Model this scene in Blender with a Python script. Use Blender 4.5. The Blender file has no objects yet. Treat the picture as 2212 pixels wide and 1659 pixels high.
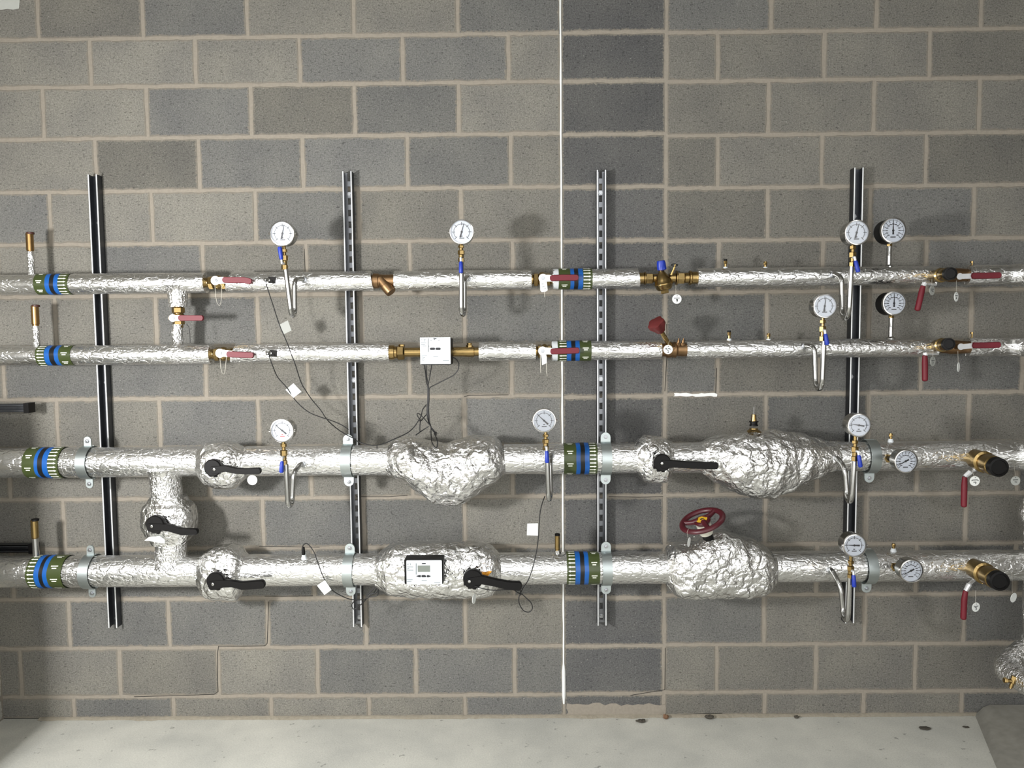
import bpy, math, random
from mathutils import Vector, Matrix, noise
random.seed(7)
S = bpy.context.scene
# ------------------------------------------------------------ camera
FPX, CAMD, CAMH = 1640.0, 3.338, 1.736
TILT, YAW, ROLL = 0.0668, -0.0092, -0.0094
CAM = Vector((0, -CAMD, CAMH))
FWD = Vector((math.sin(YAW)*math.cos(TILT), math.cos(YAW)*math.cos(TILT), -math.sin(TILT)))
RGT = FWD.cross(Vector((0, 0, 1))).normalized()
UPV = RGT.cross(FWD)
RGT, UPV = math.cos(ROLL)*RGT + math.sin(ROLL)*UPV, math.cos(ROLL)*UPV - math.sin(ROLL)*RGT
cd = bpy.data.cameras.new('camera')
cd.sensor_fit = 'HORIZONTAL'; cd.sensor_width = 36.0; cd.lens = FPX/2212*36
cd.clip_start = 0.02
co = bpy.data.objects.new('camera', cd)
M3 = Matrix((RGT, UPV, -FWD)).transposed()
co.matrix_world = Matrix.Translation(CAM) @ M3.to_4x4()
S.collection.objects.link(co); S.camera = co
# ------------------------------------------------------------ world, lights, exposure
W = bpy.data.worlds.new('world'); S.world = W; W.use_nodes = True
W.node_tree.nodes['Background'].inputs[0].default_value = (1.0, 1.0, 0.99, 1)
W.node_tree.nodes['Background'].inputs[1].default_value = 1.15
def area(name, loc, target, sx, sy, power, col=(1, 1, 1)):
    l = bpy.data.lights.new(name, 'AREA'); l.shape = 'RECTANGLE'; l.size = sx; l.size_y = sy
    l.energy = power; l.color = col
    o = bpy.data.objects.new(name, l); o.location = loc
    d = Vector(target) - Vector(loc); o.rotation_euler = d.to_track_quat('-Z', 'Y').to_euler()
    S.collection.objects.link(o); return o
area('wall_lamp', (-2.12, -2.4, 1.7), (0.5, 0, 1.05), 0.26, 0.26, 50, (1, 0.99, 0.975))
area('ceiling_batten', (-0.9, -2.1, 3.25), (-0.9, -1.2, 0), 1.5, 0.16, 4, (0.97, 0.99, 1))
area('ceiling_batten', (1.6, -2.6, 3.25), (1.6, -1.6, 0), 1.5, 0.16, 5, (0.97, 0.99, 1))
area('ceiling_batten', (0.2, -4.6, 3.25), (0.2, -3.6, 0), 1.5, 0.16, 10, (0.97, 0.99, 1))
S.view_settings.view_transform = 'Standard'; S.view_settings.look = 'None'
S.view_settings.gamma = 1.0; S.view_settings.use_curve_mapping = False
S.view_settings.exposure = 1.02

# ------------------------------------------------------------ helpers
def P(px, py, d):
    """point on the plane y=-d seen at photograph pixel (px, py)"""
    v = FWD + RGT*((px-1106)/FPX) + UPV*((829.5-py)/FPX)
    return CAM + v*((CAMD-d)/v.y)
def pxs(d):          # pixels per metre near the plane y=-d
    return FPX/(CAMD-d)
def srgb(r, g, b):
    f = lambda c: ((c/255+0.055)/1.055)**2.4 if c > 10 else c/255/12.92
    return (f(r), f(g), f(b))

class MB:
    def __init__(s): s.v = []; s.f = []; s.m = []
    def add(s, vs, fs, mi=0):
        b = len(s.v); s.v += [tuple(v) for v in vs]
        for f in fs: s.f.append(tuple(i+b for i in f)); s.m.append(mi)
        return s
    def box(s, c, size, rot=None, mi=0):
        c = Vector(c); x, y, z = [a/2 for a in size]
        vs = [Vector((i, j, k)) for i in (-x, x) for j in (-y, y) for k in (-z, z)]
        if rot is not None: vs = [rot @ v for v in vs]
        return s.add([v+c for v in vs], [(0,1,3,2),(4,6,7,5),(0,4,5,1),(2,3,7,6),(0,2,6,4),(1,5,7,3)], mi)
    def prism(s, poly, d0, d1, mi=0):
        """poly: (x,z) world outline; extruded from y=-d0 to y=-d1"""
        n = len(poly)
        vs = [(p[0], -d1, p[1]) for p in poly] + [(p[0], -d0, p[1]) for p in poly]
        fs = [tuple(range(n)), tuple(range(2*n-1, n-1, -1))]
        fs += [(i, i+n, (i+1) % n + n, (i+1) % n) for i in range(n)]
        return s.add(vs, fs, mi)
    def lathe(s, o, axis, prof, seg=24, mi=0, ph=0.0, caps=True):
        """prof: [(t, r)] along axis from o"""
        o = Vector(o); a = Vector(axis).normalized()
        u = a.orthogonal().normalized() if abs(a.z) > .9 or abs(a.x) > .9 else a.cross(Vector((0, 0, 1))).normalized()
        w = a.cross(u)
        vs = []
        for t, r in prof:
            for k in range(seg):
                an = ph + 2*math.pi*k/seg
                vs.append(o + a*t + (u*math.cos(an) + w*math.sin(an))*r)
        fs = []
        for i in range(len(prof)-1):
            for k in range(seg):
                k2 = (k+1) % seg
                fs.append((i*seg+k, i*seg+k2, (i+1)*seg+k2, (i+1)*seg+k))
        if caps:
            fs.append(tuple(range(seg-1, -1, -1)))
            L = (len(prof)-1)*seg; fs.append(tuple(L+k for k in range(seg)))
        return s.add(vs, fs, mi)
    def tube(s, path, r, seg=12, mi=0, caps=True):
        path = [Vector(p) for p in path]; n = len(path)
        rs = r if isinstance(r, (list, tuple)) else [r]*n
        t0 = (path[1]-path[0]).normalized(); u = t0.orthogonal().normalized(); vs = []
        for i in range(n):
            t = (path[min(i+1, n-1)] - path[max(i-1, 0)]).normalized()
            u = (u - t*u.dot(t)).normalized(); w = t.cross(u)
            for k in range(seg):
                an = 2*math.pi*k/seg
                vs.append(path[i] + (u*math.cos(an) + w*math.sin(an))*rs[i])
        fs = [(i*seg+k, i*seg+(k+1) % seg, (i+1)*seg+(k+1) % seg, (i+1)*seg+k) for i in range(n-1) for k in range(seg)]
        if caps:
            fs.append(tuple(range(seg-1, -1, -1))); fs.append(tuple((n-1)*seg+k for k in range(seg)))
        return s.add(vs, fs, mi)
    def strip(s, pts, w, d, mi=0, th=0.0006):
        """flat stroke on the plane y=-d along (x,z) points"""
        for a, b in zip(pts[:-1], pts[1:]):
            a = Vector((a[0], 0, a[1])); b = Vector((b[0], 0, b[1])); t = b-a
            if t.length < 1e-6: continue
            t.normalize(); n = Vector((-t.z, 0, t.x))*w/2; t = t*w*.3
            q = [a-t+n, a-t-n, b+t-n, b+t+n]
            s.prism([(p.x, p.z) for p in q], d, d+th, mi)
        return s
    def build(s, name, mats, parent=None, sharp=35, label=None, noisefn=None):
        me = bpy.data.meshes.new(name)
        if noisefn: s.v = [noisefn(Vector(v)) for v in s.v]
        org = Vector((0, 0, 0))
        if parent is None and s.v:
            n = len(s.v)
            org = Vector((sum(v[0] for v in s.v)/n, sum(v[1] for v in s.v)/n, min(v[2] for v in s.v)))
        elif parent is not None: org = parent['_o'] if '_o' in parent else Vector(parent.matrix_world.translation)
        me.from_pydata([Vector(v)-org for v in s.v], [], s.f)
        ms = mats if isinstance(mats, (list, tuple)) else [mats]
        for m in ms: me.materials.append(m)
        me.polygons.foreach_set('material_index', s.m)
        me.polygons.foreach_set('use_smooth', [True]*len(s.f))
        import bmesh
        bm = bmesh.new(); bm.from_mesh(me); bmesh.ops.recalc_face_normals(bm, faces=bm.faces); bm.to_mesh(me); bm.free()
        me.set_sharp_from_angle(angle=math.radians(sharp))
        o = bpy.data.objects.new(name, me); S.collection.objects.link(o)
        if parent is None: o.location = org
        else:
            o.parent = parent
        ORG[o.name] = org
        if label: o['label'] = label
        return o
ORG = {}
class _Par(dict): pass
def sub(mb, name, mats, parent, **k):
    """child mesh of parent; all children share the parent's world origin"""
    org = ORG[parent.name]
    me_o = mb.build(name, mats, None, **k)
    d = ORG[me_o.name] - org
    me_o.data.transform(Matrix.Translation(d)); me_o.location = (0, 0, 0); me_o.parent = parent
    ORG[me_o.name] = org
    return me_o
def tag(o, label, cat, group=None):
    o['label'] = label; o['category'] = cat
    if group: o['group'] = group
    return o
def thing(name, loc, label, cat, group=None):
    o = bpy.data.objects.new(name, None); o.empty_display_size = .05; o.location = loc
    S.collection.objects.link(o); ORG[o.name] = Vector(loc)
    return tag(o, label, cat, group)
def struct(o): o['kind'] = 'structure'; return o

# ------------------------------------------------------------ materials
def nt(name):
    m = bpy.data.materials.new(name); m.use_nodes = True
    t = m.node_tree; b = t.nodes['Principled BSDF']
    return m, t, b, t.nodes.new, t.links.new
def simple(name, col, metal=0.0, rough=0.5, var=0.08, scale=40.0, bump=0.0, bdist=.001, spec=None):
    m, t, b, N, L = nt(name)
    b.inputs['Metallic'].default_value = metal; b.inputs['Roughness'].default_value = rough
    if spec is not None: b.inputs['Specular IOR Level'].default_value = spec
    tc = N('ShaderNodeTexCoord'); n = N('ShaderNodeTexNoise'); n.inputs['Scale'].default_value = scale; n.inputs['Detail'].default_value = 4
    L(tc.outputs['Object'], n.inputs['Vector'])
    mx = N('ShaderNodeMix'); mx.data_type = 'RGBA'
    mx.inputs[6].default_value = (*[c*(1-var) for c in col], 1); mx.inputs[7].default_value = (*[min(1, c*(1+var)) for c in col], 1)
    L(n.outputs['Fac'], mx.inputs[0]); L(mx.outputs[2], b.inputs['Base Color'])
    if bump:
        bp = N('ShaderNodeBump'); bp.inputs['Strength'].default_value = bump; bp.inputs['Distance'].default_value = bdist
        L(n.outputs['Fac'], bp.inputs['Height']); L(bp.outputs['Normal'], b.inputs['Normal'])
    return m
def foil(name, cell, cdist, nsc, ndist, rough, col=(.84, .84, .83), stretch=(1, 1, 1), fac=.001):
    m, t, b, N, L = nt(name)
    b.inputs['Metallic'].default_value = 1.0; b.inputs['Roughness'].default_value = rough
    b.inputs['Base Color'].default_value = (*col, 1)
    tc = N('ShaderNodeTexCoord'); mp = N('ShaderNodeMapping'); mp.inputs['Scale'].default_value = stretch
    L(tc.outputs['Object'], mp.inputs['Vector'])
    dn = N('ShaderNodeTexNoise'); dn.inputs['Scale'].default_value = nsc*1.7; dn.inputs['Detail'].default_value = 2
    L(mp.outputs[0], dn.inputs['Vector'])
    ad = N('ShaderNodeVectorMath'); ad.operation = 'MULTIPLY_ADD'
    ad.inputs[1].default_value = (.03, .03, .03); L(dn.outputs['Color'], ad.inputs[0]); L(mp.outputs[0], ad.inputs[2])
    v = N('ShaderNodeTexVoronoi'); v.feature = 'DISTANCE_TO_EDGE'; v.inputs['Scale'].default_value = cell
    L(ad.outputs[0], v.inputs['Vector'])
    v2 = N('ShaderNodeTexVoronoi'); v2.feature = 'F1'; v2.inputs['Scale'].default_value = cell*1.9; L(ad.outputs[0], v2.inputs['Vector'])
    b3 = N('ShaderNodeBump'); b3.inputs['Strength'].default_value = 1; b3.inputs['Distance'].default_value = fac; L(v2.outputs['Distance'], b3.inputs['Height'])
    r = N('ShaderNodeMapRange'); r.inputs['From Max'].default_value = .16; L(v.outputs['Distance'], r.inputs['Value'])
    n = N('ShaderNodeTexNoise'); n.inputs['Scale'].default_value = nsc; n.inputs['Detail'].default_value = 5; n.inputs['Roughness'].default_value = .6
    L(mp.outputs[0], n.inputs['Vector'])
    b1 = N('ShaderNodeBump'); b1.inputs['Strength'].default_value = 1; b1.inputs['Distance'].default_value = ndist; L(n.outputs['Fac'], b1.inputs['Height'])
    b2 = N('ShaderNodeBump'); b2.inputs['Strength'].default_value = 1; b2.inputs['Distance'].default_value = cdist; L(r.outputs[0], b2.inputs['Height'])
    L(b1.outputs['Normal'], b3.inputs['Normal']); L(b3.outputs['Normal'], b2.inputs['Normal']); L(b2.outputs['Normal'], b.inputs['Normal'])
    return m
FOIL = foil('foil_pipe', 34, .0012, 40, .0016, .27, stretch=(.5, 1, 1), fac=.0010)
FOILV = foil('foil_pipe_upright', 36, .0016, 60, .003, .22, stretch=(1, 1, .6), fac=.0024)
FOILC = foil('foil_crumpled', 20, .0022, 24, .012, .13, fac=.004)
def wallmat(name, attr=True, base=None):
    m, t, b, N, L = nt(name)
    b.inputs['Roughness'].default_value = .95; b.inputs['Specular IOR Level'].default_value = .15
    tc = N('ShaderNodeTexCoord')
    if attr:
        a = N('ShaderNodeAttribute'); a.attribute_name = 'tone'; col = a.outputs['Color']
    else:
        a = N('ShaderNodeRGB'); a.outputs[0].default_value = (*base, 1); col = a.outputs[0]
    # warm / cool mottling
    n1 = N('ShaderNodeTexNoise'); n1.inputs['Scale'].default_value = 4.5; n1.inputs['Detail'].default_value = 6; L(tc.outputs['Object'], n1.inputs['Vector'])
    r1 = N('ShaderNodeValToRGB'); r1.color_ramp.elements[0].position = .32; r1.color_ramp.elements[1].position = .68
    r1.color_ramp.elements[0].color = (.87, .87, .875, 1); r1.color_ramp.elements[1].color = (1.1, 1.09, 1.05, 1)
    L(n1.outputs['Fac'], r1.inputs[0])
    m1 = N('ShaderNodeMix'); m1.data_type = 'RGBA'; m1.blend_type = 'MULTIPLY'; m1.inputs[0].default_value = 1
    L(col, m1.inputs[6]); L(r1.outputs[0], m1.inputs[7])
    # grain
    n2 = N('ShaderNodeTexNoise'); n2.inputs['Scale'].default_value = 170; n2.inputs['Detail'].default_value = 5; n2.inputs['Roughness'].default_value = .8
    L(tc.outputs['Object'], n2.inputs['Vector'])
    r2 = N('ShaderNodeMapRange'); r2.inputs['From Min'].default_value = .3; r2.inputs['From Max'].default_value = .7; r2.inputs['To Min'].default_value = .5; r2.inputs['To Max'].default_value = 1.56
    L(n2.outputs['Fac'], r2.inputs['Value'])
    m2 = N('ShaderNodeMix'); m2.data_type = 'RGBA'; m2.blend_type = 'MULTIPLY'; m2.inputs[0].default_value = 1
    L(m1.outputs[2], m2.inputs[6]); L(r2.outputs[0], m2.inputs[7])
    # dark pores, drawn out sideways
    mp = N('ShaderNodeMapping'); mp.inputs['Scale'].default_value = (62, 90, 150); L(tc.outputs['Object'], mp.inputs['Vector'])
    n3 = N('ShaderNodeTexNoise'); n3.inputs['Scale'].default_value = 1; n3.inputs['Detail'].default_value = 4; n3.inputs['Roughness'].default_value = .7; n3.inputs['Distortion'].default_value = .25
    L(mp.outputs[0], n3.inputs['Vector'])
    r3 = N('ShaderNodeMapRange'); r3.inputs['From Min'].default_value = .31; r3.inputs['From Max'].default_value = .44; r3.inputs['To Min'].default_value = .38; r3.inputs['To Max'].default_value = 1.0
    L(n3.outputs['Fac'], r3.inputs['Value'])
    m3 = N('ShaderNodeMix'); m3.data_type = 'RGBA'; m3.blend_type = 'MULTIPLY'; m3.inputs[0].default_value = 1
    L(m2.outputs[2], m3.inputs[6]); L(r3.outputs[0], m3.inputs[7])
    # mortar dragged over the arrises
    n4 = N('ShaderNodeTexNoise'); n4.inputs['Scale'].default_value = 75; n4.inputs['Detail'].default_value = 5; n4.inputs['Roughness'].default_value = .65; L(tc.outputs['Object'], n4.inputs['Vector'])
    ed = N('ShaderNodeMath'); ed.operation = 'MULTIPLY_ADD'; L(n4.outputs['Fac'], ed.inputs[0]); ed.inputs[1].default_value = 1.5
    if attr: L(a.outputs['Alpha'], ed.inputs[2])
    r4 = N('ShaderNodeMapRange'); r4.inputs['From Min'].default_value = 1.42; r4.inputs['From Max'].default_value = 1.66; r4.inputs['To Max'].default_value = .9; L(ed.outputs[0], r4.inputs['Value'])
    m4 = N('ShaderNodeMix'); m4.data_type = 'RGBA'; L(r4.outputs[0], m4.inputs[0]); L(m3.outputs[2], m4.inputs[6]); m4.inputs[7].default_value = (*srgb(138, 132, 121), 1)
    # pale grit
    n5 = N('ShaderNodeTexNoise'); n5.inputs['Scale'].default_value = 150; n5.inputs['Detail'].default_value = 2; L(tc.outputs['Object'], n5.inputs['Vector'])
    r5 = N('ShaderNodeMapRange'); r5.inputs['From Min'].default_value = .66; r5.inputs['From Max'].default_value = .74; r5.inputs['To Max'].default_value = .55; L(n5.outputs['Fac'], r5.inputs['Value'])
    m5 = N('ShaderNodeMix'); m5.data_type = 'RGBA'; L(r5.outputs[0], m5.inputs[0]); L(m4.outputs[2], m5.inputs[6]); m5.inputs[7].default_value = (*srgb(186, 184, 176), 1)
    L(m5.outputs[2], b.inputs['Base Color'])
    bp = N('ShaderNodeBump'); bp.inputs['Strength'].default_value = .7; bp.inputs['Distance'].default_value = .003
    ma = N('ShaderNodeMath'); ma.operation = 'MULTIPLY'; L(r2.outputs[0], ma.inputs[0]); L(r3.outputs[0], ma.inputs[1])
    L(ma.outputs[0], bp.inputs['Height']); L(bp.outputs['Normal'], b.inputs['Normal'])
    return m
BLOCK = wallmat('block')
def mortarmat():
    m = simple('mortar', srgb(143, 136, 125), 0, .95, .18, 90, .6, .002, spec=.1); return m
MORTAR = mortarmat()
CONC = simple('plinth_concrete', srgb(140, 138, 130), 0, .85, .28, 26, .3, .002, spec=.2)
def floormat():
    m, t, b, N, L = nt('floor_concrete'); b.inputs['Roughness'].default_value = .8; b.inputs['Specular IOR Level'].default_value = .25
    tc = N('ShaderNodeTexCoord')
    n1 = N('ShaderNodeTexNoise'); n1.inputs['Scale'].default_value = 5; n1.inputs['Detail'].default_value = 6; L(tc.outputs['Object'], n1.inputs['Vector'])
    r1 = N('ShaderNodeValToRGB'); r1.color_ramp.elements[0].position = .3; r1.color_ramp.elements[1].position = .7
    r1.color_ramp.elements[0].color = (*srgb(184, 184, 177), 1); r1.color_ramp.elements[1].color = (*srgb(205, 204, 195), 1); L(n1.outputs['Fac'], r1.inputs[0])
    n2 = N('ShaderNodeTexNoise'); n2.inputs['Scale'].default_value = 160; n2.inputs['Detail'].default_value = 5; n2.inputs['Roughness'].default_value = .7; L(tc.outputs['Object'], n2.inputs['Vector'])
    r2 = N('ShaderNodeMapRange'); r2.inputs['From Min'].default_value = .3; r2.inputs['From Max'].default_value = .7; r2.inputs['To Min'].default_value = .86; r2.inputs['To Max'].default_value = 1.12; L(n2.outputs['Fac'], r2.inputs['Value'])
    n3 = N('ShaderNodeTexNoise'); n3.inputs['Scale'].default_value = 34; n3.inputs['Detail'].default_value = 3; L(tc.outputs['Object'], n3.inputs['Vector'])
    r3 = N('ShaderNodeMapRange'); r3.inputs['From Min'].default_value = .25; r3.inputs['From Max'].default_value = .32; r3.inputs['To Min'].default_value = .55; r3.inputs['To Max'].default_value = 1; L(n3.outputs['Fac'], r3.inputs['Value'])
    a = r1.outputs[0]
    for s in (r2.outputs[0], r3.outputs[0]):
        x = N('ShaderNodeMix'); x.data_type = 'RGBA'; x.blend_type = 'MULTIPLY'; x.inputs[0].default_value = 1; L(a, x.inputs[6]); L(s, x.inputs[7]); a = x.outputs[2]
    L(a, b.inputs['Base Color'])
    bp = N('ShaderNodeBump'); bp.inputs['Strength'].default_value = .35; bp.inputs['Distance'].default_value = .002; L(n2.outputs['Fac'], bp.inputs['Height']); L(bp.outputs['Normal'], b.inputs['Normal'])
    return m
FLOOR = floormat()
ZINC = simple('zinc_channel', srgb(132, 134, 138), 1, .38, .15, 60, .2, .0005)
ZINCSHADE = simple('shaded_channel_steel', srgb(92, 94, 98), 1, .42, .2, 60, .2, .0005)  # shade inside the channels put into the colour; the short arms share it
LIPGLINT = simple('lip_highlight', srgb(225, 227, 228), .35, .4, .05, 60)  # light caught on the lip edges put into a brighter colour
ZINCB = simple('zinc_clamp', srgb(186, 194, 194), 1, .42, .10, 25, .1, .0005)
BOLT = simple('bolt_steel', srgb(170, 172, 175), 1, .3)
STEEL = simple('stainless', srgb(190, 190, 188), 1, .2, .08, 80)
CHROME = simple('chrome', srgb(205, 203, 200), 1, .14, .03, 30)
BRASS = simple('brass', srgb(160, 136, 90), 1, .26, .18, 45, .15, .0006)
BRONZE = simple('bronze', srgb(138, 110, 80), 1, .42, .22, 40, .4, .001)
COPPER = simple('vent_brass', srgb(160, 128, 84), 1, .3, .15, 30)
BLACK = simple('black_plastic', srgb(15, 14, 14), 0, .45, .2, 60, .2, .0006, spec=.2)
DARK = simple('dark_recess', srgb(26, 25, 24), 0, .9)
RED = simple('red_sleeve', srgb(104, 12, 30), 0, .55, .12, 60, .2, .0008)
MAROON = simple('maroon_paint', srgb(74, 18, 28), 0, .4, .12, 40, .15, .0008)
DULLRED = simple('dull_red_plastic', srgb(92, 26, 26), 0, .6, .15, 40)
BLUE = simple('blue_sleeve', srgb(24, 52, 160), 0, .42)
WHITE = simple('white_plastic', srgb(206, 211, 214), 0, .45, .03, 20)
CREAM = simple('cream_plastic', srgb(205, 202, 188), 0, .5, .05, 20)
PLATE = simple('plated_lever', srgb(218, 220, 222), .6, .35, .05, 30)
DIAL = simple('dial_white', srgb(222, 228, 238), 0, .5, .02, 20)
INK = simple('ink_black', srgb(28, 30, 36), 0, .6, .05)
INKG = simple('ink_grey', srgb(120, 130, 134), 0, .6, .05)
PRINT = simple('print_white', srgb(232, 234, 222), 0, .45, .03)
YELLOW = simple('yellow_label', srgb(222, 178, 44), 0, .5, .05)
ORANGE = simple('orange_foam', srgb(232, 160, 50), 0, .8, .15, 60)
SCREEN = simple('lcd_grey', srgb(118, 124, 118), 0, .3, .04)
TAGM = simple('tag_white', srgb(228, 231, 228), 0, .5, .04, 30)
TAGG = simple('tag_faded', srgb(158, 160, 155), 0, .7, .05, 30)
BROWN = simple('cap_brown', srgb(66, 34, 26), 0, .5)
CABLE = simple('cable_black', srgb(20, 20, 21), 0, .5)
SEAL = simple('sealant_white', srgb(226, 228, 226), 0, .6, .06, 60, .4, .002)
GREEN = simple('band_green', srgb(58, 68, 34), 0, .32, .12, 40, .25, .001)
BANDB = simple('band_blue', srgb(20, 84, 158), 0, .32, .08, 40, .25, .001)
BANDK = simple('band_black', srgb(20, 20, 22), 0, .35, .08, 40, .25, .001)
CASTERGREY = simple('shadow_caster_grey', srgb(214, 216, 214), 0, .5)  # for the added shadow caster, kept pale to brighten the foil's reflections
STRING = simple('string_pale', srgb(200, 196, 184), 0, .6)
def glassmat():
    m, t, b, N, L = nt('gauge_glass')
    out = t.nodes['Material Output']; t.nodes.remove(b)
    tr = N('ShaderNodeBsdfTransparent'); gl = N('ShaderNodeBsdfGlossy'); gl.inputs['Roughness'].default_value = .03
    fr = N('ShaderNodeFresnel'); fr.inputs['IOR'].default_value = 1.45; mx = N('ShaderNodeMixShader')
    L(fr.outputs[0], mx.inputs[0]); L(tr.outputs[0], mx.inputs[1]); L(gl.outputs[0], mx.inputs[2]); L(mx.outputs[0], out.inputs['Surface'])
    return m
GLASS = glassmat()

# ------------------------------------------------------------ back wall: individual blocks laid to the photographed joints
BEDL = [-150, -37, 76, 180, 292, 407, 521, 634, 746, 857, 965, 1074, 1182, 1291, 1397, 1502, 1553]   # at x=870
BEDR = [-160, -45, 70, 175, 290.5, 404, 520, 632, 744, 857, 964, 1073, 1181, 1292, 1395.5, 1498.5, 1547]   # at x=1300
BEDR2 = [-163, -49, 64, 170, 287, 401, 515, 627, 738, 848, 957, 1066, 1174, 1283, 1390, 1493, 1543]  # at x=2000
PERL = [[-145, 81, 307, 533, 763, 988], [-30, 195, 422, 647, 870, 1098], [-132, 93, 317, 542, 766, 991], [-18, 207, 430, 654, 880, 1103],
        [-115, 108, 328, 552, 775, 996], [-5, 218, 438, 662, 885, 1107], [-100, 120, 337, 557, 780, 1003], [8, 229, 444, 664, 884, 1105],
        [-95, 124, 345, 558, 784, 1003], [20, 235, 452, 672, 890, 1107], [-80, 138, 351, 568, 786, 1004], [28, 243, 458, 678, 893, 1109],
        [-65, 150, 365, 578, 790, 1005], [46, 259, 472, 686, 898, 1112], [-53, 160, 375, 586, 797, 1004]]
PERR = [[1666, 1894, 2120], [1550, 1780, 2008, 2236], [1660, 1888, 2115], [1550, 1775, 2000, 2225], [1658, 1880, 2103], [1552, 1777, 2000, 2222],
        [1656, 1877, 2098], [1550, 1770, 1989, 2208], [1654, 1875, 2092], [1549, 1766, 1981, 2197], [1653, 1870, 2086], [1548, 1764, 1979, 2193],
        [1650, 1867, 2082], [1548, 1762, 1977, 2191], [1651, 1865, 2077]]
JX0, JX1 = 1214.5, 1436.5
MORT = .0135
def zline(bed, xp, i): return P(xp, bed[i], 0).z
mb = MB(); tones = []; EDGE = {}
def block(x0, x1, z0, z1, tone, y=0.0, ax=None):
    """one block face with worn edges; ax maps (u, out, z)"""
    n = 13; rim = []; inn = []
    j = lambda: random.uniform(-.0026, .0026)
    for k in range(n): rim.append((x0 + (x1-x0)*k/n, z0+j()))
    for k in range(3): rim.append((x1-j(), z0 + (z1-z0)*k/3))
    for k in range(n): rim.append((x1 - (x1-x0)*k/n, z1-j()))
    for k in range(3): rim.append((x0+j(), z1 - (z1-z0)*k/3))
    cx, cz = (x0+x1)/2, (z0+z1)/2
    N_ = len(rim)
    bev = lambda x, z, e: (max(min(x, x1-e), x0+e), max(min(z, z1-e), z0+e))
    for (x, z) in rim: inn.append((x + (.0022 if x < cx else -.0022), z + (.0022 if z < cz else -.0022)))
    in2 = [bev(x, z, .022) for x, z in rim]
    vs = [(x, .0016, z) for x, z in rim] + [(x, y, z) for x, z in inn] + [(x, y, z) for x, z in in2]
    fs = [tuple(2*N_+k for k in range(N_))] + [(q*N_+k, q*N_+(k+1) % N_, (q+1)*N_+(k+1) % N_, (q+1)*N_+k) for q in (0, 1) for k in range(N_)]

    if ax: vs = [ax(*v) for v in vs]
    EDGE.update({len(mb.v)+k: 1.0 for k in range(2*N_)})
    mb.add(vs, fs, 0); tones.extend([tone]*len(fs))
def tone_for(kind, row, k):
    rnd = random.Random(row*131 + k*17 + (7 if kind == 'p' else 0))
    if kind == 'p': c = srgb(102, 102, 102); g = rnd.uniform(.86, 1.05)
    else:
        c = srgb(129, 127, 121) if rnd.random() < .62 else srgb(119, 119, 117); g = rnd.uniform(.86, 1.1)
        if kind == 'r': c = tuple(a*.92 for a in c)
    return tuple(a*g for a in c)
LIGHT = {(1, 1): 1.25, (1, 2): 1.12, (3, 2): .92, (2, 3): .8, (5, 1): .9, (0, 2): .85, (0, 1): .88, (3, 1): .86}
XL, XR = -3.0, 3.3
xp0 = P(JX0, 800, 0).x; xp1 = P(JX1, 800, 0).x
NROW = 15
zl = [zline(BEDL, 870, i) for i in range(len(BEDL))]
zp = [zline(BEDR, 1300, i) for i in range(len(BEDR))]
zr = [zline(BEDR2, 2000, i) for i in range(len(BEDR2))]
zl[-1] = zp[-1] = zr[-1] = 0.0
for r in range(-1, NROW):
    i = r+1
    rr = max(r, 0) if r >= 0 else (r % 2)
    zt, zb = zl[i]-MORT/2, (zl[i+1]+MORT/2 if i+1 < len(zl)-1 else 0.004)
    ym = (BEDL[i]+BEDL[i+1])/2
    xs = [P(p, ym + (870-p)*.0095, 0).x for p in PERL[rr]]
    while xs[0] > XL: xs.insert(0, xs[0]-.45)
    xs = xs + [xp0]
    for k in range(len(xs)-1):
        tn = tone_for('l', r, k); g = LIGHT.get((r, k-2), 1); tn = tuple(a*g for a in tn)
        a, b = xs[k]+MORT/2, xs[k+1]-(MORT/2 if k < len(xs)-2 else .004)
        block(a, b, zb, zt, tn)
    zt, zb = zp[i]-MORT/2, (zp[i+1]+MORT/2 if i+1 < len(zp)-1 else 0.004)
    block(xp0+.004, xp1-MORT/2, zb, zt, tone_for('p', r, 0))
    zt, zb = zr[i]-MORT/2, (zr[i+1]+MORT/2 if i+1 < len(zr)-1 else 0.004)
    ym = (BEDR2[i]+BEDR2[i+1])/2
    xs = [xp1] + [P(p, ym + (2000-p)*.0095, 0).x for p in PERR[rr]]
    while xs[-1] < XR: xs.append(xs[-1]+.45)
    for k in range(len(xs)-1):
        block(xs[k]+MORT/2, xs[k+1]-MORT/2, zb, zt, tone_for('r', r, k))
ZTOP = zl[0]
n0 = len(mb.f)
mb.add([(XL, .0012, 0), (XR, .0012, 0), (XR, .0012, ZTOP), (XL, .0012, ZTOP), (XL, .1, 0), (XR, .1, 0), (XR, .1, ZTOP), (XL, .1, ZTOP)],
       [(0, 1, 2, 3), (4, 7, 6, 5), (0, 4, 5, 1), (3, 2, 6, 7), (0, 3, 7, 4), (1, 5, 6, 2)], 1)
tones.extend([(.3, .28, .25)]*6)
def finish_wall(name):
    me = bpy.data.meshes.new(name); me.from_pydata(mb.v, [], mb.f)
    me.materials.append(BLOCK); me.materials.append(MORTAR); me.polygons.foreach_set('material_index', mb.m)
    at = me.color_attributes.new('tone', 'FLOAT_COLOR', 'CORNER'); buf = []
    for p, c in zip(me.polygons, tones):
        for vi in p.vertices: buf += [c[0], c[1], c[2], EDGE.get(vi, 0.0)]
    at.data.foreach_set('color', buf)
    o = bpy.data.objects.new(name, me); S.collection.objects.link(o); ORG[o.name] = Vector((0, 0, 0))
    return struct(o)
wall = finish_wall('wall_back')
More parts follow.
